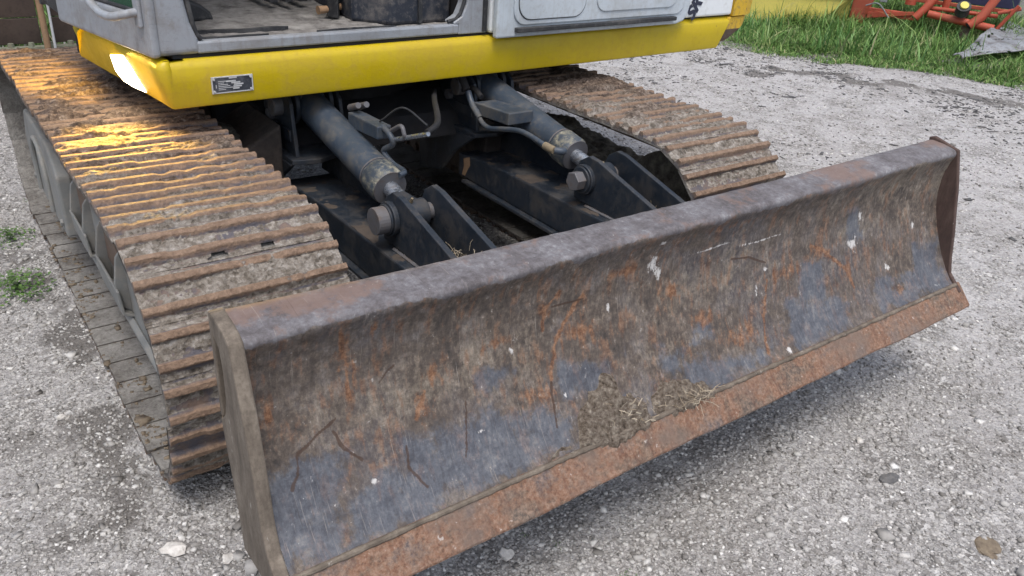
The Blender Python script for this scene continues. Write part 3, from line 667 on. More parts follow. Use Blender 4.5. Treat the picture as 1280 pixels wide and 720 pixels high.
for y_ in (1.90, 2.10, 2.44): MB().tube([(-0.013, y_, 0.27), (-0.022, y_, 0.27)], 0.014, 6).build('bolt_head', 'frame', TL)
# right frame seen from inside
def lumpgrid(name, xs, ys, zf, mat, parent):
    X, Y = np.meshgrid(xs, ys, indexing='ij'); Z = zf(X, Y)
    return link(np_mesh(name, np.stack([X.ravel(), Y.ravel(), Z.ravel()], 1), grid_faces(len(xs), len(ys))), name, mat, parent, True)
MB().prism([(0.95, 0.14), (2.6, 0.14), (2.6, 0.42), (0.95, 0.42)], 1.79, 2.05, 'x').build('track_frame', 'framemud', TR, bevel=0.012)
MB().prism([(0.48, 0.24), (1.0, 0.18), (1.0, 0.40), (0.80, 0.44), (0.52, 0.36)], 1.805, 1.84, 'x').build('idler_bracket', 'framemud', TR, bevel=0.01)
lumpgrid('caked_mud', np.linspace(1.70, 2.06, 44), np.linspace(0.50, 2.52, 200),
         lambda X, Y: 0.465 * (1 - 0.62 * sstep(0.16, 0.22, np.abs(X - 1.90))) + 0.06 * (fbm(X * 14, Y * 14, 5) - 0.5) + 0.02 * np.sin(Y * 5) - 0.06 * sstep(0.85, 0.5, Y), 'framemud', TR)
lumpgrid('caked_mud', np.linspace(0.06, 0.32, 30), np.linspace(0.98, 2.52, 160),
         lambda X, Y: 0.44 - 0.05 * sstep(0.09, 0.13, np.abs(X - 0.19)) + 0.05 * (fbm(X * 14, Y * 14, 5) - 0.5), 'framemud', TL)

# ---- dozer blade
PROF = [(0.100, 0.772), (0.102, 0.798), (0.085, 0.8015), (0.05, 0.7985), (0.018, 0.792), (0.006, 0.787), (0.0, 0.778), (0.001, 0.768), (0.014, 0.742), (0.022, 0.715), (0.024, 0.69), (0.021, 0.64), (0.010, 0.595), (-0.005, 0.552), (-0.030, 0.497), (-0.060, 0.444), (-0.085, 0.408), (-0.110, 0.380), (-0.128, 0.366)]
BW = 2.30
RUST = [(0.436,0.748,0.057,0.017),(0.733,0.760,0.068,0.021),(0.875,0.756,0.089,0.022),(1.035,0.750,0.084,0.022),(1.185,0.748,0.092,0.021),(1.309,0.745,0.082,0.018),(0.755,0.581,0.067,0.027),(0.654,0.661,0.022,0.045),(0.605,0.484,0.047,0.021),(0.298,0.721,0.017,0.04),(0.374,0.596,0.018,0.031),(1.274,0.45,0.063,0.032),(1.477,0.557,0.071,0.029),(2.01,0.412,0.039,0.016),(0.195,0.697,0.02,0.08),(0.346,0.545,0.015,0.03),(0.528,0.615,0.031,0.016),(1.668,0.575,0.059,0.027),(1.148,0.513,0.059,0.026),(1.77,0.5,0.04,0.028),(0.887,0.69,0.051,0.02),(0.037,0.62,0.012,0.027),(0.25,0.74,0.015,0.03),(1.05,0.60,0.04,0.03),(0.60,0.765,0.06,0.01)]
WHITE = [(0.98,0.687,0.016,0.030),(0.843,0.615,0.006,0.014),(0.989,0.743,0.012,0.006),(1.807,0.572,0.026,0.018),(1.975,0.473,0.02,0.008),(1.406,0.581,0.009,0.007),(1.362,0.534,0.007,0.014),(1.427,0.379,0.009,0.006),(1.846,0.644,0.01,0.023),(2.138,0.569,0.01,0.015),(0.453,0.461,0.008,0.004),(0.683,0.467,0.005,0.006),(0.213,0.449,0.008,0.005),(1.378,0.666,0.085,0.003),(1.187,0.685,0.076,0.003),(0.566,0.588,0.005,0.010),(2.203,0.384,0.02,0.004),(1.0,0.66,0.01,0.02)]
BLUE = [[(0.018,0.528),(0.163,0.507),(0.115,0.371),(-0.006,0.384)],[(0.276,0.509),(0.441,0.48),(0.605,0.468),(0.691,0.418),(0.676,0.388),(0.584,0.372),(0.121,0.366),(0.14,0.428),(0.207,0.464),(0.278,0.455)],[(0.675,0.533),(0.82,0.504),(0.808,0.464),(0.752,0.431),(0.663,0.454)],[(0.977,0.481),(1.076,0.469),(1.06,0.418),(0.961,0.436)],[(1.043,0.454),(1.354,0.4),(1.346,0.37),(1.065,0.37),(1.022,0.411)],[(1.478,0.478),(1.712,0.444),(1.708,0.37),(1.455,0.37)],[(1.893,0.465),(2.278,0.415),(2.27,0.368),(1.859,0.368)],[(2.125,0.512),(2.278,0.496),(2.245,0.398),(2.091,0.416)],[(1.556,0.575),(1.668,0.559),(1.645,0.432),(1.526,0.457)],[(1.106,0.537),(1.191,0.526),(1.17,0.456),(1.085,0.469)],[(0.462,0.566),(0.583,0.557),(0.577,0.534),(0.474,0.531)],[(1.776,0.67),(1.838,0.666),(1.861,0.572),(1.787,0.586)]]
LINES = [([(0.164,0.573),(0.123,0.556),(0.083,0.537),(0.069,0.5),(0.056,0.483)],.0030,'k'),([(0.154,0.552),(0.167,0.519),(0.196,0.489)],.0028,'k'),([(0.437,0.522),(0.409,0.429)],.0022,'k'),([(0.29,0.483),(0.285,0.448),(0.309,0.409)],.0026,'k'),
  ([(0.767,0.663),(0.72,0.62),(0.683,0.577),(0.656,0.505)],.0045,'r'),([(0.653,0.498),(0.641,0.417)],.0032,'k'),([(0.679,0.657),(0.768,0.653)],.0022,'k'),([(0.696,0.69),(0.661,0.654),(0.652,0.608)],.003,'r'),
  ([(1.269,0.636),(1.342,0.626),(1.406,0.598)],.0030,'k'),([(1.41,0.55),(1.346,0.392)],.0035,'r'),([(1.608,0.604),(1.672,0.576),(1.764,0.508),(1.785,0.456)],.0045,'r'),([(0.29,0.636),(0.258,0.611)],.002,'k'),([(0.351,0.567),(0.322,0.524)],.004,'r'),([(0.181,0.769),(0.195,0.688),(0.197,0.607)],.004,'r')]
def make_blade():
    P = np.array(PROF); seg = np.hypot(*np.diff(P, axis=0).T); cum = np.concatenate([[0], np.cumsum(seg)])
    nv = 230; s = np.linspace(0, cum[-1], nv); py = np.interp(s, cum, P[:, 0]); pz = np.interp(s, cum, P[:, 1])
    # smooth the curve a little
    for _ in range(3): py[1:-1] = (py[:-2] + 2 * py[1:-1] + py[2:]) / 4; pz[1:-1] = (pz[:-2] + 2 * pz[1:-1] + pz[2:]) / 4
    nu = 830; xs = np.linspace(0.012, BW - 0.012, nu)
    X = np.repeat(xs[:, None], nv, 1); Yb = np.repeat(py[None], nu, 0); Zb = np.repeat(pz[None], nu, 0); S = np.repeat(s[None], nu, 0)
    s_front = np.interp(7, np.arange(len(cum)), cum)          # arc length where the face begins
    isf = sstep(s_front - 0.01, s_front + 0.05, S)
    dent = (fbm(X * 3.0, S * 5.0, 3) - 0.5) * 0.008 * isf + (fbm(X * 30, S * 30, 4) - 0.5) * 0.0022
    edge = np.exp(-((S - s_front) / 0.02) ** 2)
    Yb = Yb + dent - edge * (fbm(X * 7, X * 0, 3) - 0.5) * 0.006
    Zb = Zb + (1 - isf) * ((fbm(X * 2.0, S * 0 + 7, 3) - 0.5) * 0.006 + (fbm(X * 26, S * 26, 3) - 0.5) * 0.0018) * sstep(0, 0.02, S)
    Zb = Zb - 0.011 * (1 - sstep(s_front - 0.06, s_front + 0.0, S)) * np.sqrt(np.clip(np.sin(np.pi * X / BW), 0, 1))
    me = np_mesh('moldboard', np.stack([X.ravel(), Yb.ravel(), Zb.ravel()], 1), grid_faces(nu, nv))
    x = X.ravel(); z = Zb.ravel(); ss = S.ravel()
    wx = (fbm(x * 14, z * 14, 4) - 0.5) * 0.05; wz = (fbm(x * 14 + 31, z * 14 + 5, 4) - 0.5) * 0.05
    f = isf.ravel(); rust = np.zeros_like(x); white = np.zeros_like(x); blue = np.zeros_like(x); crack = np.zeros_like(x)
    for (cx, cz, rx, rz) in RUST:
        rust = np.maximum(rust, 0.80 * np.exp(-(((x + wx * .6 - cx) / (rx * 1.25)) ** 2 + ((z + wz * .4 - cz) / rz) ** 2)))
    for (cx, cz, rx, rz) in WHITE:
        white = np.maximum(white, 0.9 * np.exp(-(((x + wx * .15 - cx + (z - cz) * 0.2) / rx) ** 2 + ((z + wz * .15 - cz) / rz) ** 2)))
    for pl in BLUE:
        pl = np.array(pl); xx = x + wx * 0.7; zz = z + wz * 0.7; ins = np.zeros(len(x), bool); dmin = np.full(len(x), 9.0)
        for i in range(len(pl)):
            a = pl[i]; b = pl[(i + 1) % len(pl)]
            cr = ((a[1] > zz) != (b[1] > zz)) & (xx < (b[0] - a[0]) * (zz - a[1]) / (b[1] - a[1] + 1e-12) + a[0]); ins ^= cr
            ab = b - a; tt = np.clip(((xx - a[0]) * ab[0] + (zz - a[1]) * ab[1]) / (ab @ ab), 0, 1)
            dmin = np.minimum(dmin, np.hypot(xx - a[0] - tt * ab[0], zz - a[1] - tt * ab[1]))
        sd = np.where(ins, -dmin, dmin); blue = np.maximum(blue, 1 - sstep(-0.035, 0.035, sd))
    for pts, wd, kd in LINES:
        pts = np.array(pts); d = np.full(len(x), 9.0)
        jx = (fbm(x * 40, z * 40, 3) - 0.5) * 0.010
        for a, b in zip(pts[:-1], pts[1:]):
            ab = b - a; tt = np.clip(((x + jx - a[0]) * ab[0] + (z - a[1]) * ab[1]) / (ab @ ab), 0, 1)
            d = np.minimum(d, np.hypot(x + jx - a[0] - tt * ab[0], z - a[1] - tt * ab[1]))
        ww = wd * (0.55 + 0.9 * fbm(z * 60, x * 60, 2)); mk = 1 - sstep(ww * 0.5, ww * 1.5, d)
        if kd == 'k': crack = np.maximum(crack, mk)
        else: rust = np.maximum(rust, mk * 1.3); rust = np.maximum(rust, 0.6 * np.exp(-(d / 0.012) ** 2))
    blue = np.maximum(blue, 0.40 * sstep(0.50, 0.40, z) * f)
    blue = blue - 0.5 * np.minimum(1, rust * 1.2)
    tan = 0.25 + 0.5 * np.exp(-((x - 0.35) / 0.25) ** 2 - ((z - 0.56) / 0.06) ** 2) + 0.5 * sstep(1.2, 2.1, x) * sstep(0.5, 0.7, z)
    tan += 0.4 * np.exp(-((x - 1.2) / 0.2) ** 2 - ((z - 0.6) / 0.08) ** 2)
    rust = np.maximum(rust, 0.30 * sstep(0.70, 0.76, z) * (fbm(x * 6, x * 0, 3) > 0.45)) * f
    tr_ = 0.9 * np.exp(-((x - 0.12) / 0.16) ** 2 - ((ss - 0.05) / 0.06) ** 2) + 0.7 * np.exp(-((x - 1.72) / 0.12) ** 2) * 0.8
    ta = me.attributes.new('top_rust', 'FLOAT', 'POINT'); ta.data.foreach_set('value', tr_.astype(np.float32))
    top = 1 - sstep(s_front - 0.012, s_front + 0.008, ss + (fbm(x * 12, x * 0 + 2, 4) - 0.5) * 0.045)
    setcol(me, 'paint', np.stack([np.clip(rust, 0, 1), np.clip(blue, 0, 1), np.clip(crack, 0, 1)], 1))
    setcol(me, 'paint2', np.stack([np.clip(white, 0, 1), np.clip(top, 0, 1), np.clip(tan, 0, 1)], 1))
    bl = MB().box(0.012, BW - 0.012, 0.078, 0.099, 0.31, 0.778).build('dozer_blade', 'navy', EXC)
    bl['label'] = 'wide rusty dozer blade raised above the gravel'
    link(me, 'moldboard', 'face', bl, True)
    # cutting edge: a long plate with a nicked lower lip
    nu = 300; xs = np.linspace(-0.004, BW + 0.018, nu)
    nick = (fbm(xs * 9, xs * 0 + 4, 4) - 0.5) * 0.008
    a = np.array((-0.120, 0.370)); b = np.array((-0.180, 0.306)); d = (b - a) / np.linalg.norm(b - a); nrm = np.array((d[1], -d[0]))
    if nrm[0] > 0: nrm = -nrm
    rows = []
    for (tt, off) in ((0.0, -0.012), (0.0, 0.004), (0.004, 0.0065), (0.03, 0.0065), (0.055, 0.0065), (0.086, 0.006), (0.090, 0.003), (0.090, -0.012)):
        q = a + d * tt + nrm * off; nk = nick * (tt > 0.05)
        wob = (fbm(xs * 25 + tt * 90, xs * 0 + tt * 40, 3) - 0.5) * 0.0025
        rows.append(np.stack([xs, q[0] + d[0] * nk + wob * nrm[0], q[1] + d[1] * nk + wob * nrm[1]], 1))
    V = np.stack(rows, 1); nr = len(rows); F = grid_faces(nu, nr); F = np.concatenate([F, np.stack([np.arange(nu - 1) * nr, np.arange(nu - 1) * nr + nr - 1, np.arange(1, nu) * nr + nr - 1, np.arange(1, nu) * nr], 1)])
    V = V.reshape(-1, 3)
    me = bpy.data.meshes.new('cutting_edge'); me.from_pydata(V.tolist(), [], F.tolist() + [list(range(nr)), list(range((nu - 1) * nr, nu * nr))[::-1]])
    o = link(me, 'cutting_edge', 'edge', bl); o['label'] = 'orange rusty cutting edge along the bottom'
    # weld bead
    n = 420; xs = np.linspace(0.012, BW - 0.012, n); wob = fbm(xs * 60, xs * 0, 3)
    MB().tube([(x_, -0.1285 - 0.001 * w1, 0.3705) for x_, w1 in zip(xs, wob)], [0.0042 + 0.0035 * float(w1) for w1 in wob], 8).build('weld_bead', 'endL', bl, True)
    # end plates
    fr = [(0.0, 0.785), (-0.036, 0.66), (-0.048, 0.60), (-0.060, 0.53), (-0.072, 0.45), (-0.092, 0.40), (-0.142, 0.352), (-0.128, 0.318), (0.052, 0.300), (0.060, 0.42), (0.078, 0.60)]
    # left plate with the open slot near its upper back corner
    L = MB()
    L.prism([(0.0, 0.788), (-0.036, 0.66), (-0.048, 0.60), (-0.060, 0.53), (-0.072, 0.45), (-0.092, 0.40), (-0.142, 0.352), (-0.128, 0.318), (0.052, 0.300), (0.066, 0.42), (0.100, 0.585), (0.0870, 0.590), (0.068, 0.610), (0.053, 0.655), (0.050, 0.715), (0.058, 0.750), (0.084, 0.764), (0.0855, 0.8065), (0.050, 0.8035), (0.018, 0.797)], -0.014, 0.012, 'x')
    o = L.build('end_plate', 'endL', bl, bevel=0.004); o['label'] = 'mud brown left end plate'
    MB().prism([(0.0865, 0.806), (0.1025, 0.801), (0.1005, 0.587), (0.0885, 0.590), (0.086, 0.766)], -0.013, 0.013, 'x').build('end_strip', 'endL', bl, bevel=0.003)
    o = MB().prism([(0.102, 0.806), (0.085, 0.812), (0.0, 0.790), (-0.036, 0.67), (-0.052, 0.60), (-0.070, 0.53), (-0.086, 0.45), (-0.100, 0.40), (-0.150, 0.352), (-0.128, 0.318), (0.052, 0.300), (0.078, 0.60)], BW - 0.012, BW + 0.004, 'x').build('end_plate', 'endR', bl, bevel=0.004)
    o['label'] = 'dark maroon right end plate'
    return bl
BL = make_blade()

# ---- lift arms, lugs, hydraulic cylinders
def arm(xc, lab):
    x0, x1 = xc - 0.095, xc + 0.105
    a = MB().prism([(1.56, 0.335), (1.56, 0.43), (1.25, 0.452), (0.62, 0.462), (0.105, 0.44), (0.105, 0.335)], x0, x1, 'x').build('lift_arm', 'navy', EXC, bevel=0.006)
    a['label'] = lab
    MB().box(x0 - 0.022, x1 + 0.02, 0.105, 1.50, 0.322, 0.334).build('bottom_flange', 'navy', a, bevel=0.002)
    lumpgrid('mud_film', np.linspace(x0 + 0.004, x1 - 0.02, 22), np.linspace(0.15, 1.48, 120),
             lambda X, Y: np.interp(Y, [0.105, 0.62, 1.25, 1.56], [0.44, 0.462, 0.452, 0.43]) - 0.003 + 0.012 * (fbm(X * 20, Y * 20, 4) - 0.35), 'browngrime', a)
    # raised web on the far side near the pivot
    MB().prism([(1.62, 0.43), (1.60, 0.60), (1.32, 0.645), (1.00, 0.53), (0.92, 0.455)], x1 - 0.030, x1 - 0.014, 'x').build('pivot_web', 'navy', a, bevel=0.003)
    out_ = [(0.868, 0.470), (0.872, 0.570), (0.852, 0.612), (0.812, 0.638), (0.765, 0.634), (0.45, 0.553), (0.115, 0.462), (0.115, 0.445), (0.60, 0.465)]
    for xx in (xc - 0.047, xc + 0.083):
        MB().prism(out_, xx - 0.010, xx + 0.010, 'x').build('lug', 'navy', a, bevel=0.003)
    y, z = 0.815, 0.556
    MB().tube([(xc - 0.105, y, z), (xc + 0.115, y, z)], 0.026, 28).build('pivot_pin', 'steel', a, True, 0.003)
    MB().tube([(xc - 0.074, y, z), (xc - 0.056, y, z)], 0.052, 32).build('pin_boss', 'navy', a, True, 0.003)
    MB().tube([(xc - 0.082, y, z), (xc - 0.074, y, z)], [0.046, 0.046], 32).build('pin_boss', 'navy', a, True, 0.003)
    MB().tube([(xc - 0.118, y, z), (xc - 0.080, y, z)], 0.041 if xc < 1 else 0.034, 26 if xc < 1 else 6).build('bolt_head', 'steel', a, False, 0.002)
    n_ = 60
    ys_ = np.linspace(0.13, 0.80, n_); wb = fbm(ys_ * 90, ys_ * 0 + xc, 3)
    for xx in (xc - 0.059, xc + 0.071):
        MB().tube([(xx, y_, float(np.interp(y_, [0.105, 0.62, 1.25], [0.44, 0.462, 0.452])) + 0.002) for y_ in ys_], [0.004 + 0.004 * float(v) for v in wb], 6).build('weld_bead', 'steel', a, True)
    MB().tube([(xc + 0.0, y - 0.01, z + 0.043), (xc + 0.0, y - 0.018, z + 0.058)], [0.006, 0.004], 8).build('grease_nipple', 'brass', a, True)
    return a
A1 = arm(0.775, 'left lift arm running from chassis to blade'); A2 = arm(1.525, 'right lift arm with a chipped orange patch at its rear')
MB().poly([(1.4285, 1.50, 0.425), (1.4285, 1.475, 0.435), (1.4285, 1.47, 0.40), (1.4285, 1.488, 0.375), (1.4285, 1.505, 0.345), (1.4285, 1.528, 0.345), (1.4285, 1.515, 0.385), (1.4285, 1.52, 0.415)], [tuple(range(8))]).build('orange_paint_chip', 'wood', A2)
def hyd(xc, lab, xtop):
    p = Vector((xc + 0.018, 0.815, 0.556)); q = Vector((xtop, 1.56, 0.705)); d = (q - p).normalized()
    b0 = p + d * 0.165; b1 = q
    c = MB().tube([b0 + d * 0.06, b1 - d * .03], 0.056, 36).build('hydraulic_cylinder', 'cyl', EXC, True); c['label'] = lab
    MB().tube([b0 - d * 0.012, b0, b0 + d * 0.062, b0 + d * 0.07], [0.054, 0.061, 0.061, 0.056], 36).build('gland_collar', 'collar', c, True)
    MB().tube([b0 - d * 0.016, b0 - d * 0.0125], 0.056, 36).build('retaining_ring', 'steel', c, True)
    MB().tube([b0 + d * 0.073, b0 + d * 0.079], 0.0585, 36).build('retaining_ring', 'steel', c, True)
    MB().tube([b0 - d * 0.10, b0 + d * 0.01], 0.0255, 28).build('piston_rod', 'chrome', c, True)
    MB().tube([p - Vector((0.034, 0, 0)) - Vector((0, 0, 0)), p + Vector((0.034, 0, 0))], 0.044, 28).build('rod_eye', 'navy', c, True, 0.004)
    MB().tube([p + d * 0.02, p + d * 0.085], [0.040, 0.028], 24).build('rod_neck', 'navy', c, True)
    MB().tube([q + Vector((-0.045, 0, 0)), q + Vector((0.045, 0, 0))], 0.055, 28).build('base_eye', 'cyl', c, True, 0.004)
    for sx in (-0.062, 0.062):
        MB().tube([q + Vector((sx - .008, 0, 0)), q + Vector((sx + .008, 0, 0))], 0.07, 30).build('trunnion_plate', 'navy', c, True, 0.003)
    # valve block on top towards the machine centre
    return c, p, d, b0
c1, p1, d1, b1 = hyd(0.775, 'left hydraulic cylinder, dusty blue grey', 0.785)
c2, p2, d2, b2 = hyd(1.525, 'right hydraulic cylinder, blue grey with chipped collar', 1.535)
def hose(pts, r, name, mat, parent, n=8): return MB().tube(curve_pts(pts, n), r, 12).build(name, mat, parent, True)
# left: block, bent steel pipe, tee and thin black line on the inner side
MB().prism([(1.09, 0.70), (1.30, 0.685), (1.30, 0.735), (1.09, 0.742)], 0.815, 0.865, 'x').build('valve_block', 'cyl', c1, bevel=0.004)
hose([(0.84, 1.10, 0.738), (0.84, 1.05, 0.722), (0.845, 1.045, 0.695), (0.84, 1.095, 0.66), (0.845, 1.05, 0.632), (0.84, 0.963, 0.632), (0.815, 0.95, 0.628)], 0.0095, 'pipe', 'cyl', c1)
hose([(0.845, 1.13, 0.745), (0.85, 0.99, 0.825), (0.86, 0.86, 0.805)], 0.003, 'thin_line', 'rubber', c1)
hose([(0.85, 1.045, 0.71), (0.86, 0.95, 0.745), (0.87, 0.87, 0.775)], 0.007, 'hose_fitting', 'chrome', c1)
hose([(0.85, 1.06, 0.735), (0.85, 1.00, 0.765), (0.85, 0.98, 0.745), (0.855, 0.985, 0.73)], 0.007, 'hose_fitting', 'steel', c1)
hose([(0.87, 0.88, 0.775), (0.95, 0.95, 0.78), (1.15, 1.30, 0.74), (1.3, 1.55, 0.70)], 0.010, 'rubber_hose', 'black', c1)
for xx in (0.70, 0.73): MB().tube([(0.835 + (xx - .7), 1.32, 0.742), (0.835 + (xx - .7), 1.26, 0.765)], [0.012, 0.010], 12).build('fitting_nut', 'steel', c1, True)
# right
MB().prism([(1.17, 0.655), (1.40, 0.64), (1.40, 0.685), (1.17, 0.70)], 1.385, 1.50, 'x').build('valve_block', 'cyl', c2, bevel=0.004)
hose([(1.385, 1.44, 0.715), (1.38, 1.40, 0.675), (1.38, 1.345, 0.638)], 0.012, 'pipe', 'cyl', c2)
hose([(1.385, 1.37, 0.66), (1.38, 1.335, 0.628), (1.38, 1.28, 0.617), (1.385, 1.19, 0.637), (1.39, 1.09, 0.655), (1.40, 0.99, 0.642), (1.405, 0.965, 0.634)], 0.0095, 'pipe', 'cyl', c2)
hose([(1.405, 0.975, 0.636), (1.41, 0.925, 0.632)], 0.014, 'pipe_union', 'brass', c2)
hose([(1.41, 0.93, 0.632), (1.44, 0.915, 0.628), (1.475, 0.955, 0.617)], 0.013, 'elbow', 'cyl', c2)
hose([(1.385, 1.45, 0.72), (1.37, 1.50, 0.78), (1.33, 1.60, 0.77), (1.28, 1.75, 0.70)], 0.015, 'rubber_hose', 'black', c2)
hose([(1.42, 1.40, 0.70), (1.42, 1.46, 0.72), (1.42, 1.56, 0.69)], 0.011, 'rubber_hose', 'black', c2)
# dry straw and mud trapped between lugs
def straw(name, c, s, n, lab, L=(0.02, 0.05), mat='straw', wd=0.0016, tilt=0.6, parent=None):
    V = []; F = []
    for i in range(n):
        b = np.array(c) + rng.normal(0, 1, 3) * np.array(s); d = rng.normal(0, 1, 3) * np.array((1, 1, tilt)); d /= np.linalg.norm(d)
        l = rng.uniform(*L); e = np.cross(d, rng.normal(0, 1, 3)); e /= np.linalg.norm(e); k = len(V); m = b + d * l * .5 + e * l * .12 * rng.normal()
        for q in (b, m, b + d * l): V += [q - e * wd * .5, q + e * wd * .5]
        F += [(k, k + 1, k + 3, k + 2), (k + 2, k + 3, k + 5, k + 4)]
    o = link(np_mesh(name, V, F), name, mat); tag(o, lab, 'straw', kind='stuff'); return o
straw('dry_straw', (0.80, 0.54, 0.50), (0.018, 0.05, 0.012), 160, 'dry straw caught between the lugs of the left lift arm')
straw('dry_straw', (1.55, 0.54, 0.50), (0.018, 0.05, 0.010), 130, 'pale crumbled straw caught between the lugs of the right lift arm', (0.008, 0.025), wd=0.004)
tag(lump('mud_clod', 'mudclump', (0.80, 0.52, 0.480), (0.035, 0.09, 0.02), 0, 31, 0.5), 'brown mud clod between the lugs of the left lift arm', 'mud', 'mud clods between the lugs')
tag(lump('mud_clod', 'mudclump', (1.55, 0.52, 0.480), (0.035, 0.09, 0.02), 0, 33, 0.5), 'brown mud clod between the lugs of the right lift arm', 'mud', 'mud clods between the lugs')

# ---- car body under the deck
cb = MB().prism([(1.54, 0.515), (1.60, 0.60), (1.72, 0.66), (2.45, 0.66), (2.6, 0.55), (2.6, 0.42), (2.3, 0.42)], 0.66, 1.52, 'x').build('car_body', 'black', EXC, bevel=0.01)
for sx, (xa, xb) in ((-1, (0.30, 0.66)), (1, (1.52, 1.80))):
    for y0 in (1.50, 2.30):
        MB().prism([(xa, 0.24), (xb, 0.30), (xb, 0.655), (xa, 0.46)] if sx < 0 else [(xa, 0.30), (xb, 0.24), (xb, 0.42), (xa, 0.58)], y0, y0 + 0.34, 'y').build('side_leg', 'browngrime', cb, bevel=0.01)
MB().tube([(1.08, 2.12, 0.655), (1.08, 2.12, 0.795)], 0.42, 48).build('swing_bearing', 'black', cb, True)
for xc in (0.775, 1.525):
    MB().prism([(xc - 0.135, 1.84), (xc - 0.115, 1.42), (xc - 0.02, 1.40), (xc + 0.12, 1.46), (xc + 0.12, 1.84)], 0.532, 0.550, 'z').build('bracket_shelf', 'navy', cb, bevel=0.003)
    MB().prism([(1.425, 0.532), (1.84, 0.532), (1.84, 0.28), (1.66, 0.33), (1.56, 0.44)], xc - 0.120, xc - 0.10, 'x').build('gusset', 'navy', cb, bevel=0.003)
    for xx in (xc - 0.085, xc + 0.095):
        MB().prism([(1.44, 0.550), (1.74, 0.550), (1.72, 0.70), (1.64, 0.765), (1.53, 0.770), (1.475, 0.73)], xx - 0.007, xx + 0.007, 'x').build('cylinder_bracket', 'navy', cb, bevel=0.003)
    MB().tube([(xc - 0.125, 1.56, 0.705), (xc + 0.11, 1.56, 0.705)], 0.034, 24).build('bracket_pin', 'steel', cb, True, 0.003)
    MB().tube([(xc - 0.112, 1.64, 0.655), (xc - 0.088, 1.64, 0.655)], 0.022, 6).build('bolt_head', 'steel', cb, False, 0.002)
    MB().box(xc - 0.100, xc - 0.092, 1.47, 1.66, 0.600, 0.640).build('keeper_plate', 'navy', cb, bevel=0.002)
tag(lump('mud_clod', 'framemud', (0.47, 1.66, 0.600), (0.10, 0.10, 0.03), 0.4, 41, 0.5), 'broken flake of dirt on the chassis leg beside the left track', 'mud')

# ---- upper structure (turned sideways): s along its side, t away from camera
HA = math.radians(2.4); HO = (0.273, 1.342)
def H(s, t, z): return (HO[0] + s * math.cos(HA) - t * math.sin(HA), HO[1] + s * math.sin(HA) + t * math.cos(HA), z)
deck = MB()
deck.prism([(0.03, 0.03), (2.58, 0.03), (2.58, 1.95), (0.25, 1.95), (0.25, 0.95), (-0.06, 0.85)], 0.795, 0.938, 'z', H)
HS = deck.build('upper_deck', 'black', EXC)
# yellow skirt band
def band():
    path = [((2.566, 0.0), (0, -1), 0.0)]
    for s in np.linspace(2.50, 0.012, 26): path.append(((s, 0.0), (0, -1), 0.0))
    for a in np.linspace(0, 1, 6)[1:]:
        ang = a * math.radians(86); cx, cy = 0.012, 0.012
        path.append(((cx - 0.012 * math.sin(ang), cy - 0.012 * math.cos(ang)), (-math.sin(ang), -math.cos(ang)), a))
    for t in np.linspace(0.08, 0.80, 10): path.append(((-0.0 - 0.085 * (t - 0.04), t), (-0.996, -0.085), 1.0))
    prof = [(-0.10, 0.786), (-0.012, 0.786), (-0.003, 0.790), (0.0, 0.800), (0.0, 0.86), (0.0, 0.903), (-0.006, 0.914), (-0.016, 0.924), (-0.026, 0.928), (-0.09, 0.928)]
    V = []; n = len(path)
    for i, ((s, t), nn, lean) in enumerate(path):
        for (o_, z) in prof:
            k = (z - 0.786) / 0.142; oo = o_ + lean * 0.036 * k; s2 = s + nn[0] * oo; t2 = t + nn[1] * oo
            if i == 0: s2 += -0.040 + 0.080 * k
            if i == n - 1: t2 += -0.20 * k
            V.append(H(s2, t2, z))
    F = grid_faces(n, len(prof)).tolist() + [list(range(len(prof))), list(range((n - 1) * len(prof), n * len(prof)))[::-1]]
    me = bpy.data.meshes.new('skirt_band'); me.from_pydata(V, [], F); me.validate()
    o = link(me, 'skirt_band', 'yellow', EXC, True); me.set_sharp_from_angle(angle=math.radians(35)); o['label'] = 'bright yellow skirt band round the deck'
    return o
BAND = band()
# data plate with rivets and rows of tiny print
pl = MB().box(0.125, 0.247, -0.0035, 0.0, 0.826, 0.871, H).build('data_plate', 'plate', EXC, bevel=0.001); pl['label'] = 'small black riveted data plate'
fr = MB(); fr.box(0.122, 0.250, -0.0045, 0.0, 0.8235, 0.8265, H); fr.box(0.122, 0.250, -0.0045, 0.0, 0.8705, 0.8735, H); fr.box(0.122, 0.1255, -0.0045, 0, 0.8265, 0.8705, H); fr.box(0.2465, 0.250, -0.0045, 0, 0.8265, 0.8705, H)
fr.build('plate_rim', 'pale', pl)
for s_, z_ in ((0.129, 0.830), (0.129, 0.867), (0.243, 0.830), (0.243, 0.867)):
    MB().tube([H(s_, -0.0035, z_), H(s_, -0.008, z_)], 0.0035, 10).build('rivet', 'pale', pl, True)
pr = MB()
for i, z_ in enumerate((0.8335, 0.8385, 0.8435, 0.8485, 0.8535, 0.8585)):
    pr.box(0.142, 0.142 + (0.022, 0.045, 0.036, 0.03, 0.018, 0.04)[i], -0.0044, -0.003, z_, z_ + 0.0018, H)
for (a, b, z_) in ((0.166, 0.196, 0.856), (0.182, 0.210, 0.851), (0.190, 0.219, 0.8455), (0.188, 0.214, 0.8395), (0.186, 0.206, 0.8335), (0.176, 0.20, 0.866)):
    pr.box(a, b, -0.0046, -0.003, z_, z_ + 0.0042, H)
pr.box(0.134, 0.1365, -0.0044, -0.003, 0.840, 0.850, H)
pr.build('plate_print', 'pale', pl)
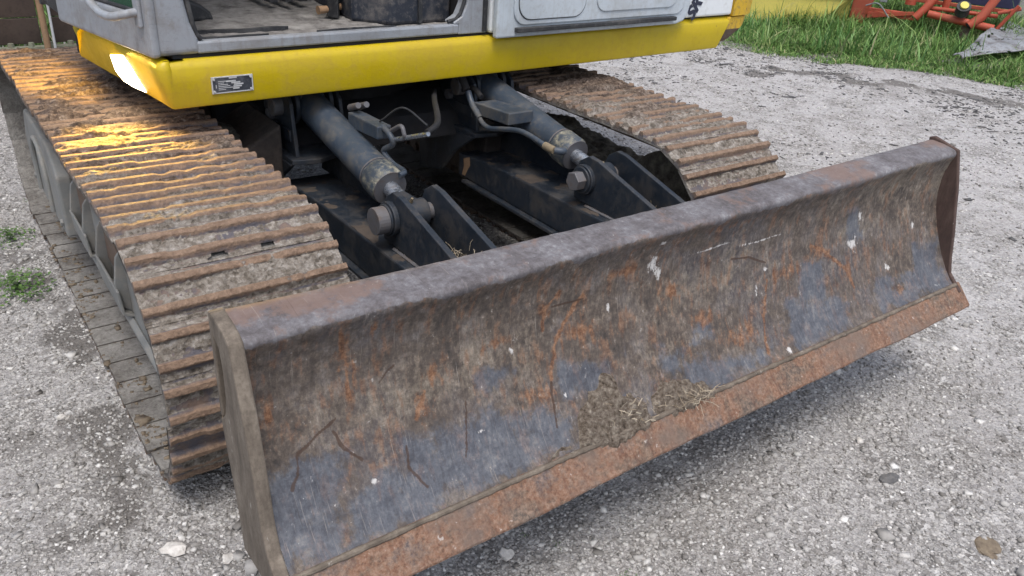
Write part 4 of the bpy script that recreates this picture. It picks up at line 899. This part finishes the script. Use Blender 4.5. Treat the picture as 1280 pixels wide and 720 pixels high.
# front face helper: D along the front (from corner), outward offset e
FD = (-0.157, 0.988); FN = (-0.988, -0.157)
def Fp(D, e, z): return H(-0.038 + FD[0] * D + FN[0] * e, 0.043 + FD[1] * D + FN[1] * e, z)
def Fb(t, e, z):     # on the leaning yellow front band
    k = (z - 0.786) / 0.142; return H(-0.085 * (t - 0.04) - 0.996 * (0.036 * k + e), t - 0.085 * (0.036 * k + e), z)
LP = [(0.400, 0.874), (0.27, 0.898), (0.24, 0.866), (0.190, 0.798), (0.29, 0.791), (0.37, 0.793), (0.415, 0.818)]; nL = len(LP)
Pl = [Fb(t_, -0.012, z_) for t_, z_ in LP] + [Fb(t_, 0.003, z_) for t_, z_ in LP] + [Fb(0.305 + (t_ - 0.305) * .8, 0.009, 0.842 + (z_ - 0.842) * .8) for t_, z_ in LP]
Fl = [tuple(range(nL))[::-1], tuple(range(2 * nL, 3 * nL))] + [(i + r * nL, (i + 1) % nL + r * nL, (i + 1) % nL + (r + 1) * nL, i + (r + 1) * nL) for r in (0, 1) for i in range(nL)]
hl = MB().poly(Pl, Fl).build('headlight', 'lens', EXC, bevel=0.002)
hl['label'] = 'glowing slanted headlight in the yellow band'
for (tgt, en, size) in (((0.08, 1.18, 0.64), 52, 92), ((-0.02, 2.70, 0.66), 95, 30)):
    ld = bpy.data.lights.new('headlight_beam', 'SPOT'); ld.energy = en; ld.color = (1.0, 0.60, 0.10); ld.spot_size = math.radians(size); ld.spot_blend = 0.7; ld.shadow_soft_size = 0.08
    lo = bpy.data.objects.new('headlight_beam', ld); COL.objects.link(lo); P_ = Vector(Fb(0.27, 0.04, 0.87)); lo.location = P_
    lo.rotation_euler = (P_ - Vector(tgt)).to_track_quat('Z', 'Y').to_euler(); lo.parent = hl

# cab: pieces around the open doorway
cab = MB()
cab.box(0.10, 1.04, 0.02, 0.055, 0.940, 0.975, H)
CAB = cab.build('cab', 'silver', EXC, bevel=0.006); CAB['label'] = 'grey operator cab with its door opened'
MB().prism([(-0.02, 0.938), (0.115, 0.938), (0.108, 0.985), (0.090, 1.03), (0.080, 1.09), (0.076, 1.3), (0.10, 2.42), (-0.02, 2.42)], 0.018, 0.075, 'y', H).build('corner_pillar', 'silver', CAB, bevel=0.018, seg=4)
MB().tube([H(s_, 0.030, z_) for s_, z_ in ((0.118, 0.980), (0.104, 0.995), (0.096, 1.03), (0.088, 1.09), (0.084, 1.3), (0.104, 2.40))], 0.0075, 8).build('door_seal', 'rubber', CAB, True)
MB().prism([(1.04, 0.938), (1.166, 0.938), (1.166, 2.42), (1.07, 2.42), (1.085, 1.12), (1.075, 1.04), (1.055, 1.00), (1.02, 0.982), (1.02, 0.974), (1.04, 0.974)], 0.022, 0.085, 'y', H).build('rear_pillar', 'silver', CAB, bevel=0.012, seg=3)
MB().tube([H(s_, 0.035, z_) for s_, z_ in ((1.00, 0.983), (1.035, 0.99), (1.055, 1.01), (1.070, 1.05), (1.08, 1.12), (1.066, 2.40))], 0.007, 8).build('door_seal', 'rubber', CAB, True)
MB().box(1.145, 1.160, 0.012, 0.022, 0.945, 2.40, H).build('pillar_strip', 'rubber', CAB)
# front panel under the windscreen
MB().prism([(-0.035, 0.936), (0.63, 0.936), (0.63, 1.045), (0.50, 1.042), (0.03, 1.052), (0.03, 2.42), (-0.035, 2.42)], -0.03, 0.0, 'y', Fp).build('front_panel', 'silver', CAB, bevel=0.012, seg=3)
MB().prism([(0.032, 1.052), (0.50, 1.044), (0.60, 1.048), (0.60, 2.36), (0.032, 2.36)], -0.022, -0.014, 'y', Fp).build('windscreen', 'glass', CAB)
MB().prism([(0.598, 1.04), (0.635, 1.04), (0.635, 2.42), (0.598, 2.42)], -0.03, 0.0, 'y', Fp).build('windscreen_post', 'silver', CAB, bevel=0.008)
MB().tube([Fp(D_, e_, z_) for D_, e_, z_ in ((0.03, -.012, 1.056), (0.50, -.012, 1.048), (0.596, -.012, 1.052))], 0.006, 8).build('glass_seal', 'rubber', CAB, True)
hose([Fp(0.006, 0.0, 1.062), Fp(0.015, 0.045, 1.055), Fp(0.06, 0.062, 1.045), Fp(0.14, 0.062, 1.050), Fp(0.20, 0.062, 1.09), Fp(0.22, 0.062, 1.2), Fp(0.22, 0.062, 1.5), Fp(0.2, 0.03, 1.56), Fp(0.2, 0, 1.57)], 0.012, 'grab_handle', 'silver', CAB)
MB().box(-0.010, 0.022, 0.0, 0.012, 1.02, 1.10, lambda a, b, c: Fp(a, b, c)).build('handle_mount', 'silver', CAB, bevel=0.004)
# cab roof, back wall, far side
MB().prism([(-0.03, 0.02), (1.166, 0.02), (1.166, 0.98), (-0.13, 0.98), (-0.135, 0.66)], 2.42, 2.50, 'z', H).build('cab_roof', 'silver', CAB, bevel=0.02)
MB().box(1.10, 1.15, 0.086, 0.98, 0.945, 2.42, H).build('rear_wall', 'black', CAB)
MB().box(-0.13, 1.10, 0.95, 0.98, 0.945, 1.35, H).build('far_wall', 'rubber', CAB)
MB().box(-0.13, 1.10, 0.96, 0.968, 1.352, 2.40, H).build('window_pane', 'glass', CAB)
MB().box(-0.115, 0.0, 0.70, 0.945, 0.945, 1.30, H).build('foot_wall', 'rubber', CAB)
X, Y_ = np.meshgrid(np.linspace(0.02, 1.10, 150), np.linspace(0.056, 0.94, 130), indexing='ij')
Zf = 0.958 + 0.016 * (fbm(X * 9, Y_ * 9, 5) - 0.4) + 0.008 * (fbm(X * 40, Y_ * 40, 3) - 0.5)
ca, sa = math.cos(HA), math.sin(HA)
link(np_mesh('cab_floor', np.stack([(HO[0] + X * ca - Y_ * sa).ravel(), (HO[1] + X * sa + Y_ * ca).ravel(), Zf.ravel()], 1), grid_faces(150, 130)), 'cab_floor', 'mudfloor', CAB, True)
MB().prism([(0.12, 0.20), (0.22, 0.205), (0.30, 0.19), (0.40, 0.20), (0.46, 0.185), (0.40, 0.178), (0.30, 0.176), (0.2, 0.188)], 0.960, 0.972, 'z', H).build('mat_tear', 'rubber', CAB)
MB().prism([(0.10, 0.055), (0.28, 0.055), (0.34, 0.062), (0.26, 0.070), (0.18, 0.064), (0.12, 0.075)], 0.968, 0.978, 'z', H).build('mat_tear', 'rubber', CAB)
MB().prism([(0.50, 0.055), (0.80, 0.055), (0.78, 0.062), (0.60, 0.066)], 0.970, 0.979, 'z', H).build('mat_tear', 'rubber', CAB)
MB().prism([(0.13, 0.958), (0.30, 0.958), (0.29, 0.985), (0.26, 1.01), (0.21, 1.03), (0.14, 1.04)], 0.42, 0.54, 'y', H).build('pedal', 'rubber', CAB, bevel=0.01)
MB().prism([(0.74, 0.27), (0.84, 0.15), (1.09, 0.15), (1.09, 0.70), (0.80, 0.70)], 0.958, 1.25, 'z', H).build('seat_base', 'seat', CAB, bevel=0.012)
MB().box(0.945, 0.96, 0.140, 0.148, 0.962, 1.24, H).build('seat_base_rib', 'rubber', CAB)
MB().prism([(0.69, 0.36), (0.71, 0.31), (0.80, 0.46), (0.77, 0.50)], 0.960, 1.10, 'z', H).build('seat_rail', 'rubber', CAB, bevel=0.004)
for k in range(3):
    MB().box(0.56 + 0.06 * k, 0.59 + 0.06 * k, 0.56, 0.75, 0.985, 0.995, H).build('pedal_slat', 'rubber', CAB)
st = MB().tube(curve_pts([H(0.655, 0.36, 0.986), H(0.70, 0.365, 0.988), H(0.84, 0.40, 0.996)], 4), [0.016, 0.014, 0.014, 0.013, 0.013, 0.012, 0.012, 0.012, 0.012], 10).build('wooden_stick', 'wood', None, True)
tag(st, 'short worn wooden stick lying on the muddy cab floor', 'stick')

# opened door folded back along the side
door = MB().prism([(1.172, 0.924), (2.17, 0.924), (2.215, 0.935), (2.238, 0.96), (2.246, 1.0), (2.246, 2.35), (1.172, 2.35)], -0.034, -0.006, 'y', H).build('cab_door', 'white', EXC, bevel=0.008, seg=3)
door['label'] = 'opened grey white cab door folded against the side'
def rrect(s0, s1, z0, z1, r, n=6):
    P = []
    for (cx, cz, a0) in ((s0 + r, z0 + r, math.pi), (s1 - r, z0 + r, 1.5 * math.pi), (s1 - r, z1 - r, 0), (s0 + r, z1 - r, .5 * math.pi)):
        for k in range(n + 1): a = a0 + k / n * math.pi / 2; P.append((cx + r * math.cos(a), cz + r * math.sin(a)))
    return P
MB().prism(rrect(1.245, 2.20, 0.968, 1.60, 0.055), -0.041, -0.033, 'y', H).build('door_pressing', 'white', door, bevel=0.006, seg=3)
MB().prism(rrect(1.262, 1.602, 0.985, 1.50, 0.060), -0.0425, -0.040, 'y', H).build('groove_line', 'rubber', door)
MB().prism(rrect(1.265, 1.599, 0.988, 1.497, 0.058), -0.0455, -0.040, 'y', H).build('inspection_panel', 'white', door, bevel=0.002)
MB().prism(rrect(1.66, 2.14, 1.000, 1.50, 0.05), -0.046, -0.040, 'y', H).build('door_pressing', 'white', door, bevel=0.005, seg=3)
MB().prism([(1.255, 0.944), (2.144, 0.944), (2.144, 0.960), (2.0, 0.962), (1.7, 0.959), (1.255, 0.961)], -0.056, -0.033, 'y', H).build('rubber_strip', 'rubber', door, bevel=0.003)
# engine housing side and its lettering
cov = MB().box(1.172, 2.604, 0.004, 1.90, 0.936, 1.72, H).build('engine_cover', 'decalwhite', EXC, bevel=0.012, seg=3); cov['label'] = 'bright white engine side cover'
def lettering():
    cu = bpy.data.curves.new('side_lettering', 'FONT'); cu.body = 'SR'; cu.size = 0.088; cu.extrude = 0.0012; cu.offset = 0.0035; cu.shear = 0.25
    o = bpy.data.objects.new('tmp', cu); COL.objects.link(o); dg = bpy.context.evaluated_depsgraph_get(); dg.update()
    me = bpy.data.meshes.new_from_object(o.evaluated_get(dg)); bpy.data.objects.remove(o)
    a = math.radians(58)
    for v in me.vertices:
        x, y = v.co.x, v.co.y; s_ = 2.318 + x * math.cos(a) - y * math.sin(a); z_ = 0.922 + x * math.sin(a) + y * math.cos(a)
        v.co = H(s_, 0.0015 - v.co.z, z_)
    me.materials.clear(); link(me, 'side_lettering', 'ink', cov)
lettering()
# counterweight
def cwt(name, mat, z0, z1, s_in, off, parent, bev):
    P = [(s_in, 0.0 + off), (s_in + 0.10, 0.004 + off), (2.79 - off, 0.035 + off), (2.86 - off, 0.09 + off), (2.91 - off, 0.20), (2.94 - off, 0.5), (2.94 - off, 1.5), (2.86, 1.85), (2.6, 1.93), (s_in, 1.93)]
    return MB().prism(P, z0, z1, 'z', H).build(name, mat, parent, bevel=bev, seg=3)
CW = cwt('counterweight', 'yellow2', 0.931, 1.55, 2.610, 0.0, EXC, 0.012); CW['label'] = 'scuffed yellow counterweight behind the engine'
P = [(2.585, 0.006), (2.70, 0.012), (2.78, 0.06), (2.80, 0.14), (2.80, 1.8), (2.585, 1.8)]; n = len(P)
Vv = [H(s_ - (0.03 if i < 1 else 0.07), t_ + 0.03, 0.806) for i, (s_, t_) in enumerate(P)] + [H(s_, t_, 0.870) for s_, t_ in P] + [H(s_ + (0.015 if 0 < i < 5 else 0), t_, 0.926) for i, (s_, t_) in enumerate(P)]
F = [tuple(range(n))[::-1], tuple(range(2 * n, 3 * n))] + [(i + r * n, (i + 1) % n + r * n, (i + 1) % n + (r + 1) * n, i + (r + 1) * n) for r in (0, 1) for i in range(n)]
rim = MB().poly(Vv, F).build('lower_rim', 'yellow2', CW, bevel=0.006)
rim.data.materials.append(M['rustframe'])
for p_ in rim.data.polygons:
    if p_.center.z < 0.86: p_.material_index = 1

# ---- mud clump with straw stuck on the blade
PF = np.array(PROF)[7:][::-1]
def face_y(z): return float(np.interp(z, PF[:, 1], PF[:, 0]))
def clump(name, poly, lab, amp=0.024):
    poly = np.array(poly); xs = np.arange(poly[:, 0].min() - .02, poly[:, 0].max() + .02, 0.003); ts = np.arange(poly[:, 1].min() - .02, poly[:, 1].max() + .02, 0.003)
    X, Z = np.meshgrid(xs, ts, indexing='ij'); x = X.ravel() + (fbm(X.ravel() * 30, Z.ravel() * 30, 4) - .5) * .03; z = Z.ravel() + (fbm(X.ravel() * 30 + 9, Z.ravel() * 30, 4) - .5) * .03
    ins = np.zeros(len(x), bool); dm = np.full(len(x), 9.0)
    for i in range(len(poly)):
        a = poly[i]; b = poly[(i + 1) % len(poly)]
        ins ^= ((a[1] > z) != (b[1] > z)) & (x < (b[0] - a[0]) * (z - a[1]) / (b[1] - a[1] + 1e-12) + a[0])
        ab = b - a; t = np.clip(((x - a[0]) * ab[0] + (z - a[1]) * ab[1]) / (ab @ ab), 0, 1); dm = np.minimum(dm, np.hypot(x - a[0] - t * ab[0], z - a[1] - t * ab[1]))
    sd = np.where(ins, dm, -dm)
    Hh = amp * sstep(-0.001, 0.018, sd) * (0.35 + 0.9 * fbm(x * 22, z * 22, 4)) + 0.006 * (fbm(x * 90, z * 90, 3) - .5) - 0.004 + 0.0 * sd
    ys = np.array([np.interp(max(v, 0.31), [0.31] + PF[:, 1].tolist(), [-0.182] + PF[:, 0].tolist()) for v in Z.ravel()])
    V = np.stack([X.ravel(), ys - Hh * 0.9 , Z.ravel() + Hh * 0.45], 1); F = grid_faces(len(xs), len(ts))
    keep = sd[F].max(1) > -0.004; F = F[keep]
    o = link(np_mesh(name, V, F), name, 'mudclump', None, True); return tag(o, lab, 'mud', 'mud cakes stuck on the blade')
clump('mud_clump', [(0.655, 0.362), (0.70, 0.42), (0.745, 0.462), (0.79, 0.478), (0.83, 0.468), (0.845, 0.43), (0.895, 0.400), (0.905, 0.362), (0.86, 0.350), (0.78, 0.347), (0.70, 0.354)], 'large cake of dried mud stuck low on the middle of the blade')
clump('mud_clump', [(0.905, 0.37), (0.915, 0.402), (0.965, 0.420), (1.03, 0.412), (1.10, 0.392), (1.12, 0.366), (1.07, 0.345), (0.96, 0.348)], 'smaller crusty mud cake with pale straw, right of the large one', 0.016)
clump('mud_clump', [(0.58, 0.378), (0.62, 0.392), (0.665, 0.388), (0.655, 0.362), (0.59, 0.362)], 'thin crumb of dried mud left of the large mud cake on the blade', 0.010)
straw('dry_straw', (0.82, -0.122, 0.405), (0.05, 0.006, 0.022), 60, 'short dry straw bits in the large mud cake on the blade', (0.008, 0.022), wd=0.0018)
straw('dry_straw', (1.03, -0.142, 0.388), (0.04, 0.005, 0.012), 75, 'pale straw fibres hanging from the smaller mud cake over the cutting edge', (0.015, 0.04), wd=0.0015)

# ================================================================== BACKGROUND LEFT
WL = empty('board_wall', (0, 0, 0)); tag(WL, 'dark brown board wall behind the left track at the upper left', 'wall')
zz = 0.27; k = 0
for h_ in (0.165, 0.17, 0.16, 0.18, 0.17, 0.18, 0.17, 0.18, 0.17):
    for (xa, xb) in ((-2.4, 0.400), (0.475, 2.2)):
        MB().box(xa, xb, 5.0 + 0.006 * (k % 3), 5.035 + 0.006 * (k % 3), zz, zz + h_ - 0.007).build('board', 'board', WL, bevel=0.003)
    zz += h_; k += 1
for xx in (-2.0, -0.6, 1.3): MB().box(xx, xx + 0.10, 5.045, 5.14, 0, 1.85).build('post', 'board', WL)
SB = MB().box(-2.4, 2.2, 4.94, 4.99, 0.0, 0.262).build('base_beam', 'greenbar', None, bevel=0.006); tag(SB, 'pale green grey beam with bolt heads at the foot of the brown boards', 'beam')
for xx in np.arange(-2.2, 2.2, 0.115):
    MB().tube([(xx, 4.965, 0.262), (xx, 4.965, 0.285)], [0.022, 0.017], 6).build('bolt_head', 'greenbar', SB)
tag(MB().tube([(0.40, 4.90, 0.0), (0.415, 4.90, 0.28), (0.40, 4.90, 1.9)], 0.020, 12).build('rusty_pole', 'wood', None, True), 'rusty brown pole leaning before the brown boards', 'pole')
tag(MB().tube([(0.452, 4.88, 0.0), (0.456, 4.88, 0.5), (0.46, 4.88, 1.9)], 0.008, 12).build('white_pipe', 'pale', None, True), 'thin white pipe beside the rusty pole', 'pipe')

# ================================================================== BACKGROUND RIGHT
def plane_fn(A, B):
    D = Vector((B[0] - A[0], B[1] - A[1])).normalized(); N = Vector((D[1], -D[0]))   # N points towards the camera side
    if N.dot(Vector((-1, -1))) < 0: N = -N
    return lambda a, e, z: (A[0] + D[0] * a + N[0] * e, A[1] + D[1] * a + N[1] * e, z)
Yp = plane_fn((7.35, 5.72), (9.05, 4.52))
YI = empty('yellow_guard', (0, 0, 0)); tag(YI, 'faded yellow sheet metal implement guard standing in the grass', 'implement')
MB().prism([(0.55, -0.02), (1.50, -0.02), (1.90, 0.335), (1.90, 0.36), (0.55, 0.36)], -0.02, 0.0, 'y', Yp).build('side_sheet', 'paleyellow', YI, bevel=0.003)
MB().prism([(1.52, -0.02), (1.99, -0.02), (1.99, 0.36), (1.925, 0.36)], -0.12, -0.10, 'y', Yp).build('rear_sheet', 'paleyellow', YI, bevel=0.003)
MB().prism([(1.50, -0.02), (1.52, -0.02), (1.925, 0.36), (1.90, 0.34)], -0.10, -0.022, 'y', Yp).build('fold', 'black', YI)
MB().box(0.55, 1.99, -0.9, 0.03, 0.36, 0.372, Yp).build('top_rim', 'rustframe', YI, bevel=0.003)
MB().box(0.60, 1.99, -0.85, -0.03, 0.375, 0.95, Yp).build('hopper', 'paleyellow', YI, bevel=0.02)
RI = empty('orange_frame_implement', (0, 0, 0)); tag(RI, 'orange red tubular farm implement parked on grass at the upper right', 'implement')
Rp = plane_fn((8.9, 4.9), (9.6, 3.1))
def rt(pts, r, name='frame_tube', mat='red', n=14, parent=RI): return MB().tube([Rp(*p) for p in pts], r, n).build(name, mat, parent, True)
def rb(a0, a1, e0, e1, z0, z1, name='frame_beam', mat='red'): return MB().box(a0, a1, e0, e1, z0, z1, Rp).build(name, mat, RI, bevel=0.006)
MB().prism([(0.30, 0.02), (0.44, 0.02), (0.50, 0.22), (0.56, 0.50), (0.30, 0.50)], -0.03, 0.0, 'y', Rp).build('upright_plate', 'red', RI, bevel=0.004)
rb(0.50, 1.02, -0.05, 0.0, 0.20, 0.28)
MB().prism([(0.50, 0.16), (1.00, 0.26), (1.00, 0.30), (0.50, 0.23)], 0.0, 0.02, 'y', Rp).build('frame_beam', 'red', RI, bevel=0.004)
rt([(1.03, 0.06, 0.24), (1.10, 0.03, 0.34), (1.22, -0.05, 0.55), (1.3, -0.1, 0.8)], 0.045)
rt([(1.024, 0.064, 0.232), (1.032, 0.06, 0.245)], 0.034, 'tube_bore', 'black')
rt([(1.15, 0.02, 0.30), (1.85, 0.02, 0.235)], 0.042)
rt([(1.10, -0.03, 0.36), (1.85, -0.06, 0.36)], 0.022)
rt([(1.60, 0.07, 0.235), (1.70, 0.02, 0.34), (1.80, -0.05, 0.60), (1.85, -0.1, 0.9)], 0.05)
rt([(1.594, 0.074, 0.227), (1.604, 0.069, 0.239)], 0.036, 'tube_bore', 'black')
rt([(1.88, 0.0, 0.23), (2.02, 0.0, 0.50)], 0.02); rt([(1.84, 0.0, 0.40), (2.05, -.02, 0.47)], 0.02)
rb(1.53, 1.62, -0.04, 0.0, -0.02, 0.24, 'support_leg', 'rustframe')
rb(0.34, 0.42, -0.7, -0.62, -0.02, 0.5, 'support_leg', 'rustframe')
rb(0.60, 2.0, -0.75, -0.35, 0.42, 0.60, 'hopper_bottom', 'navyfar')
rt([(0.92, -0.1, 0.36), (0.92, -0.1, 0.50)], 0.06, 'bracket'); rt([(1.30, -0.08, 0.35), (1.30, -0.08, 0.52)], 0.04, 'bracket')
kn = rt([(1.49, 0.05, 0.36), (1.50, 0.12, 0.44)], 0.075, 'roller_wheel', 'rubber', 24); rt([(1.50, 0.12, 0.44), (1.505, 0.135, 0.455)], 0.045, 'wheel_hub', 'paleyellow', 18)
rb(0.60, 0.68, 0.0, 0.03, 0.36, 0.42, 'bracket', 'tarp'); rb(0.70, 1.95, -0.3, -0.26, 0.38, 0.42, 'cross_rod', 'red')
hose([Rp(0.46, 0.02, 0.30), Rp(0.60, 0.06, 0.34), Rp(0.75, 0.05, 0.20)], 0.008, 'thin_wire', 'tarp', RI)
# torn sheet lying on the grass at the right edge
def sheet():
    n1, n2 = 60, 40; A = Vector((8.15, 2.86)); B = Vector((10.3, 3.35)); D = (B - A).normalized(); N = Vector((D[1], -D[0])); U, V_ = np.meshgrid(np.linspace(0, 2.2, n1), np.linspace(0, 1, n2), indexing='ij')
    wd = 0.10 + 0.55 * sstep(0.1, 1.3, U); X = A.x + D.x * U + N.x * V_ * wd; Y = A.y + D.y * U + N.y * V_ * wd
    Z = 0.10 + 0.13 * sstep(0.2, 1.3, U) * (1 - 0.5 * V_) + 0.08 * (fbm(U * 3, V_ * 3, 4) - .5)
    F = grid_faces(n1, n2); c = fbm(U * 2.2 + 4, V_ * 1.5 + 8, 3).ravel()[F].mean(1); keep = np.abs(c - 0.5) > 0.012
    o = link(np_mesh('torn_sheet', np.stack([X.ravel(), Y.ravel(), Z.ravel()], 1), F[keep]), 'torn_sheet', 'tarp', None, True)
    s_ = o.modifiers.new('solid', 'SOLIDIFY'); s_.thickness = 0.006; tag(o, 'crumpled torn grey sheet half sunk in grass below the orange implement', 'sheet')
sheet()
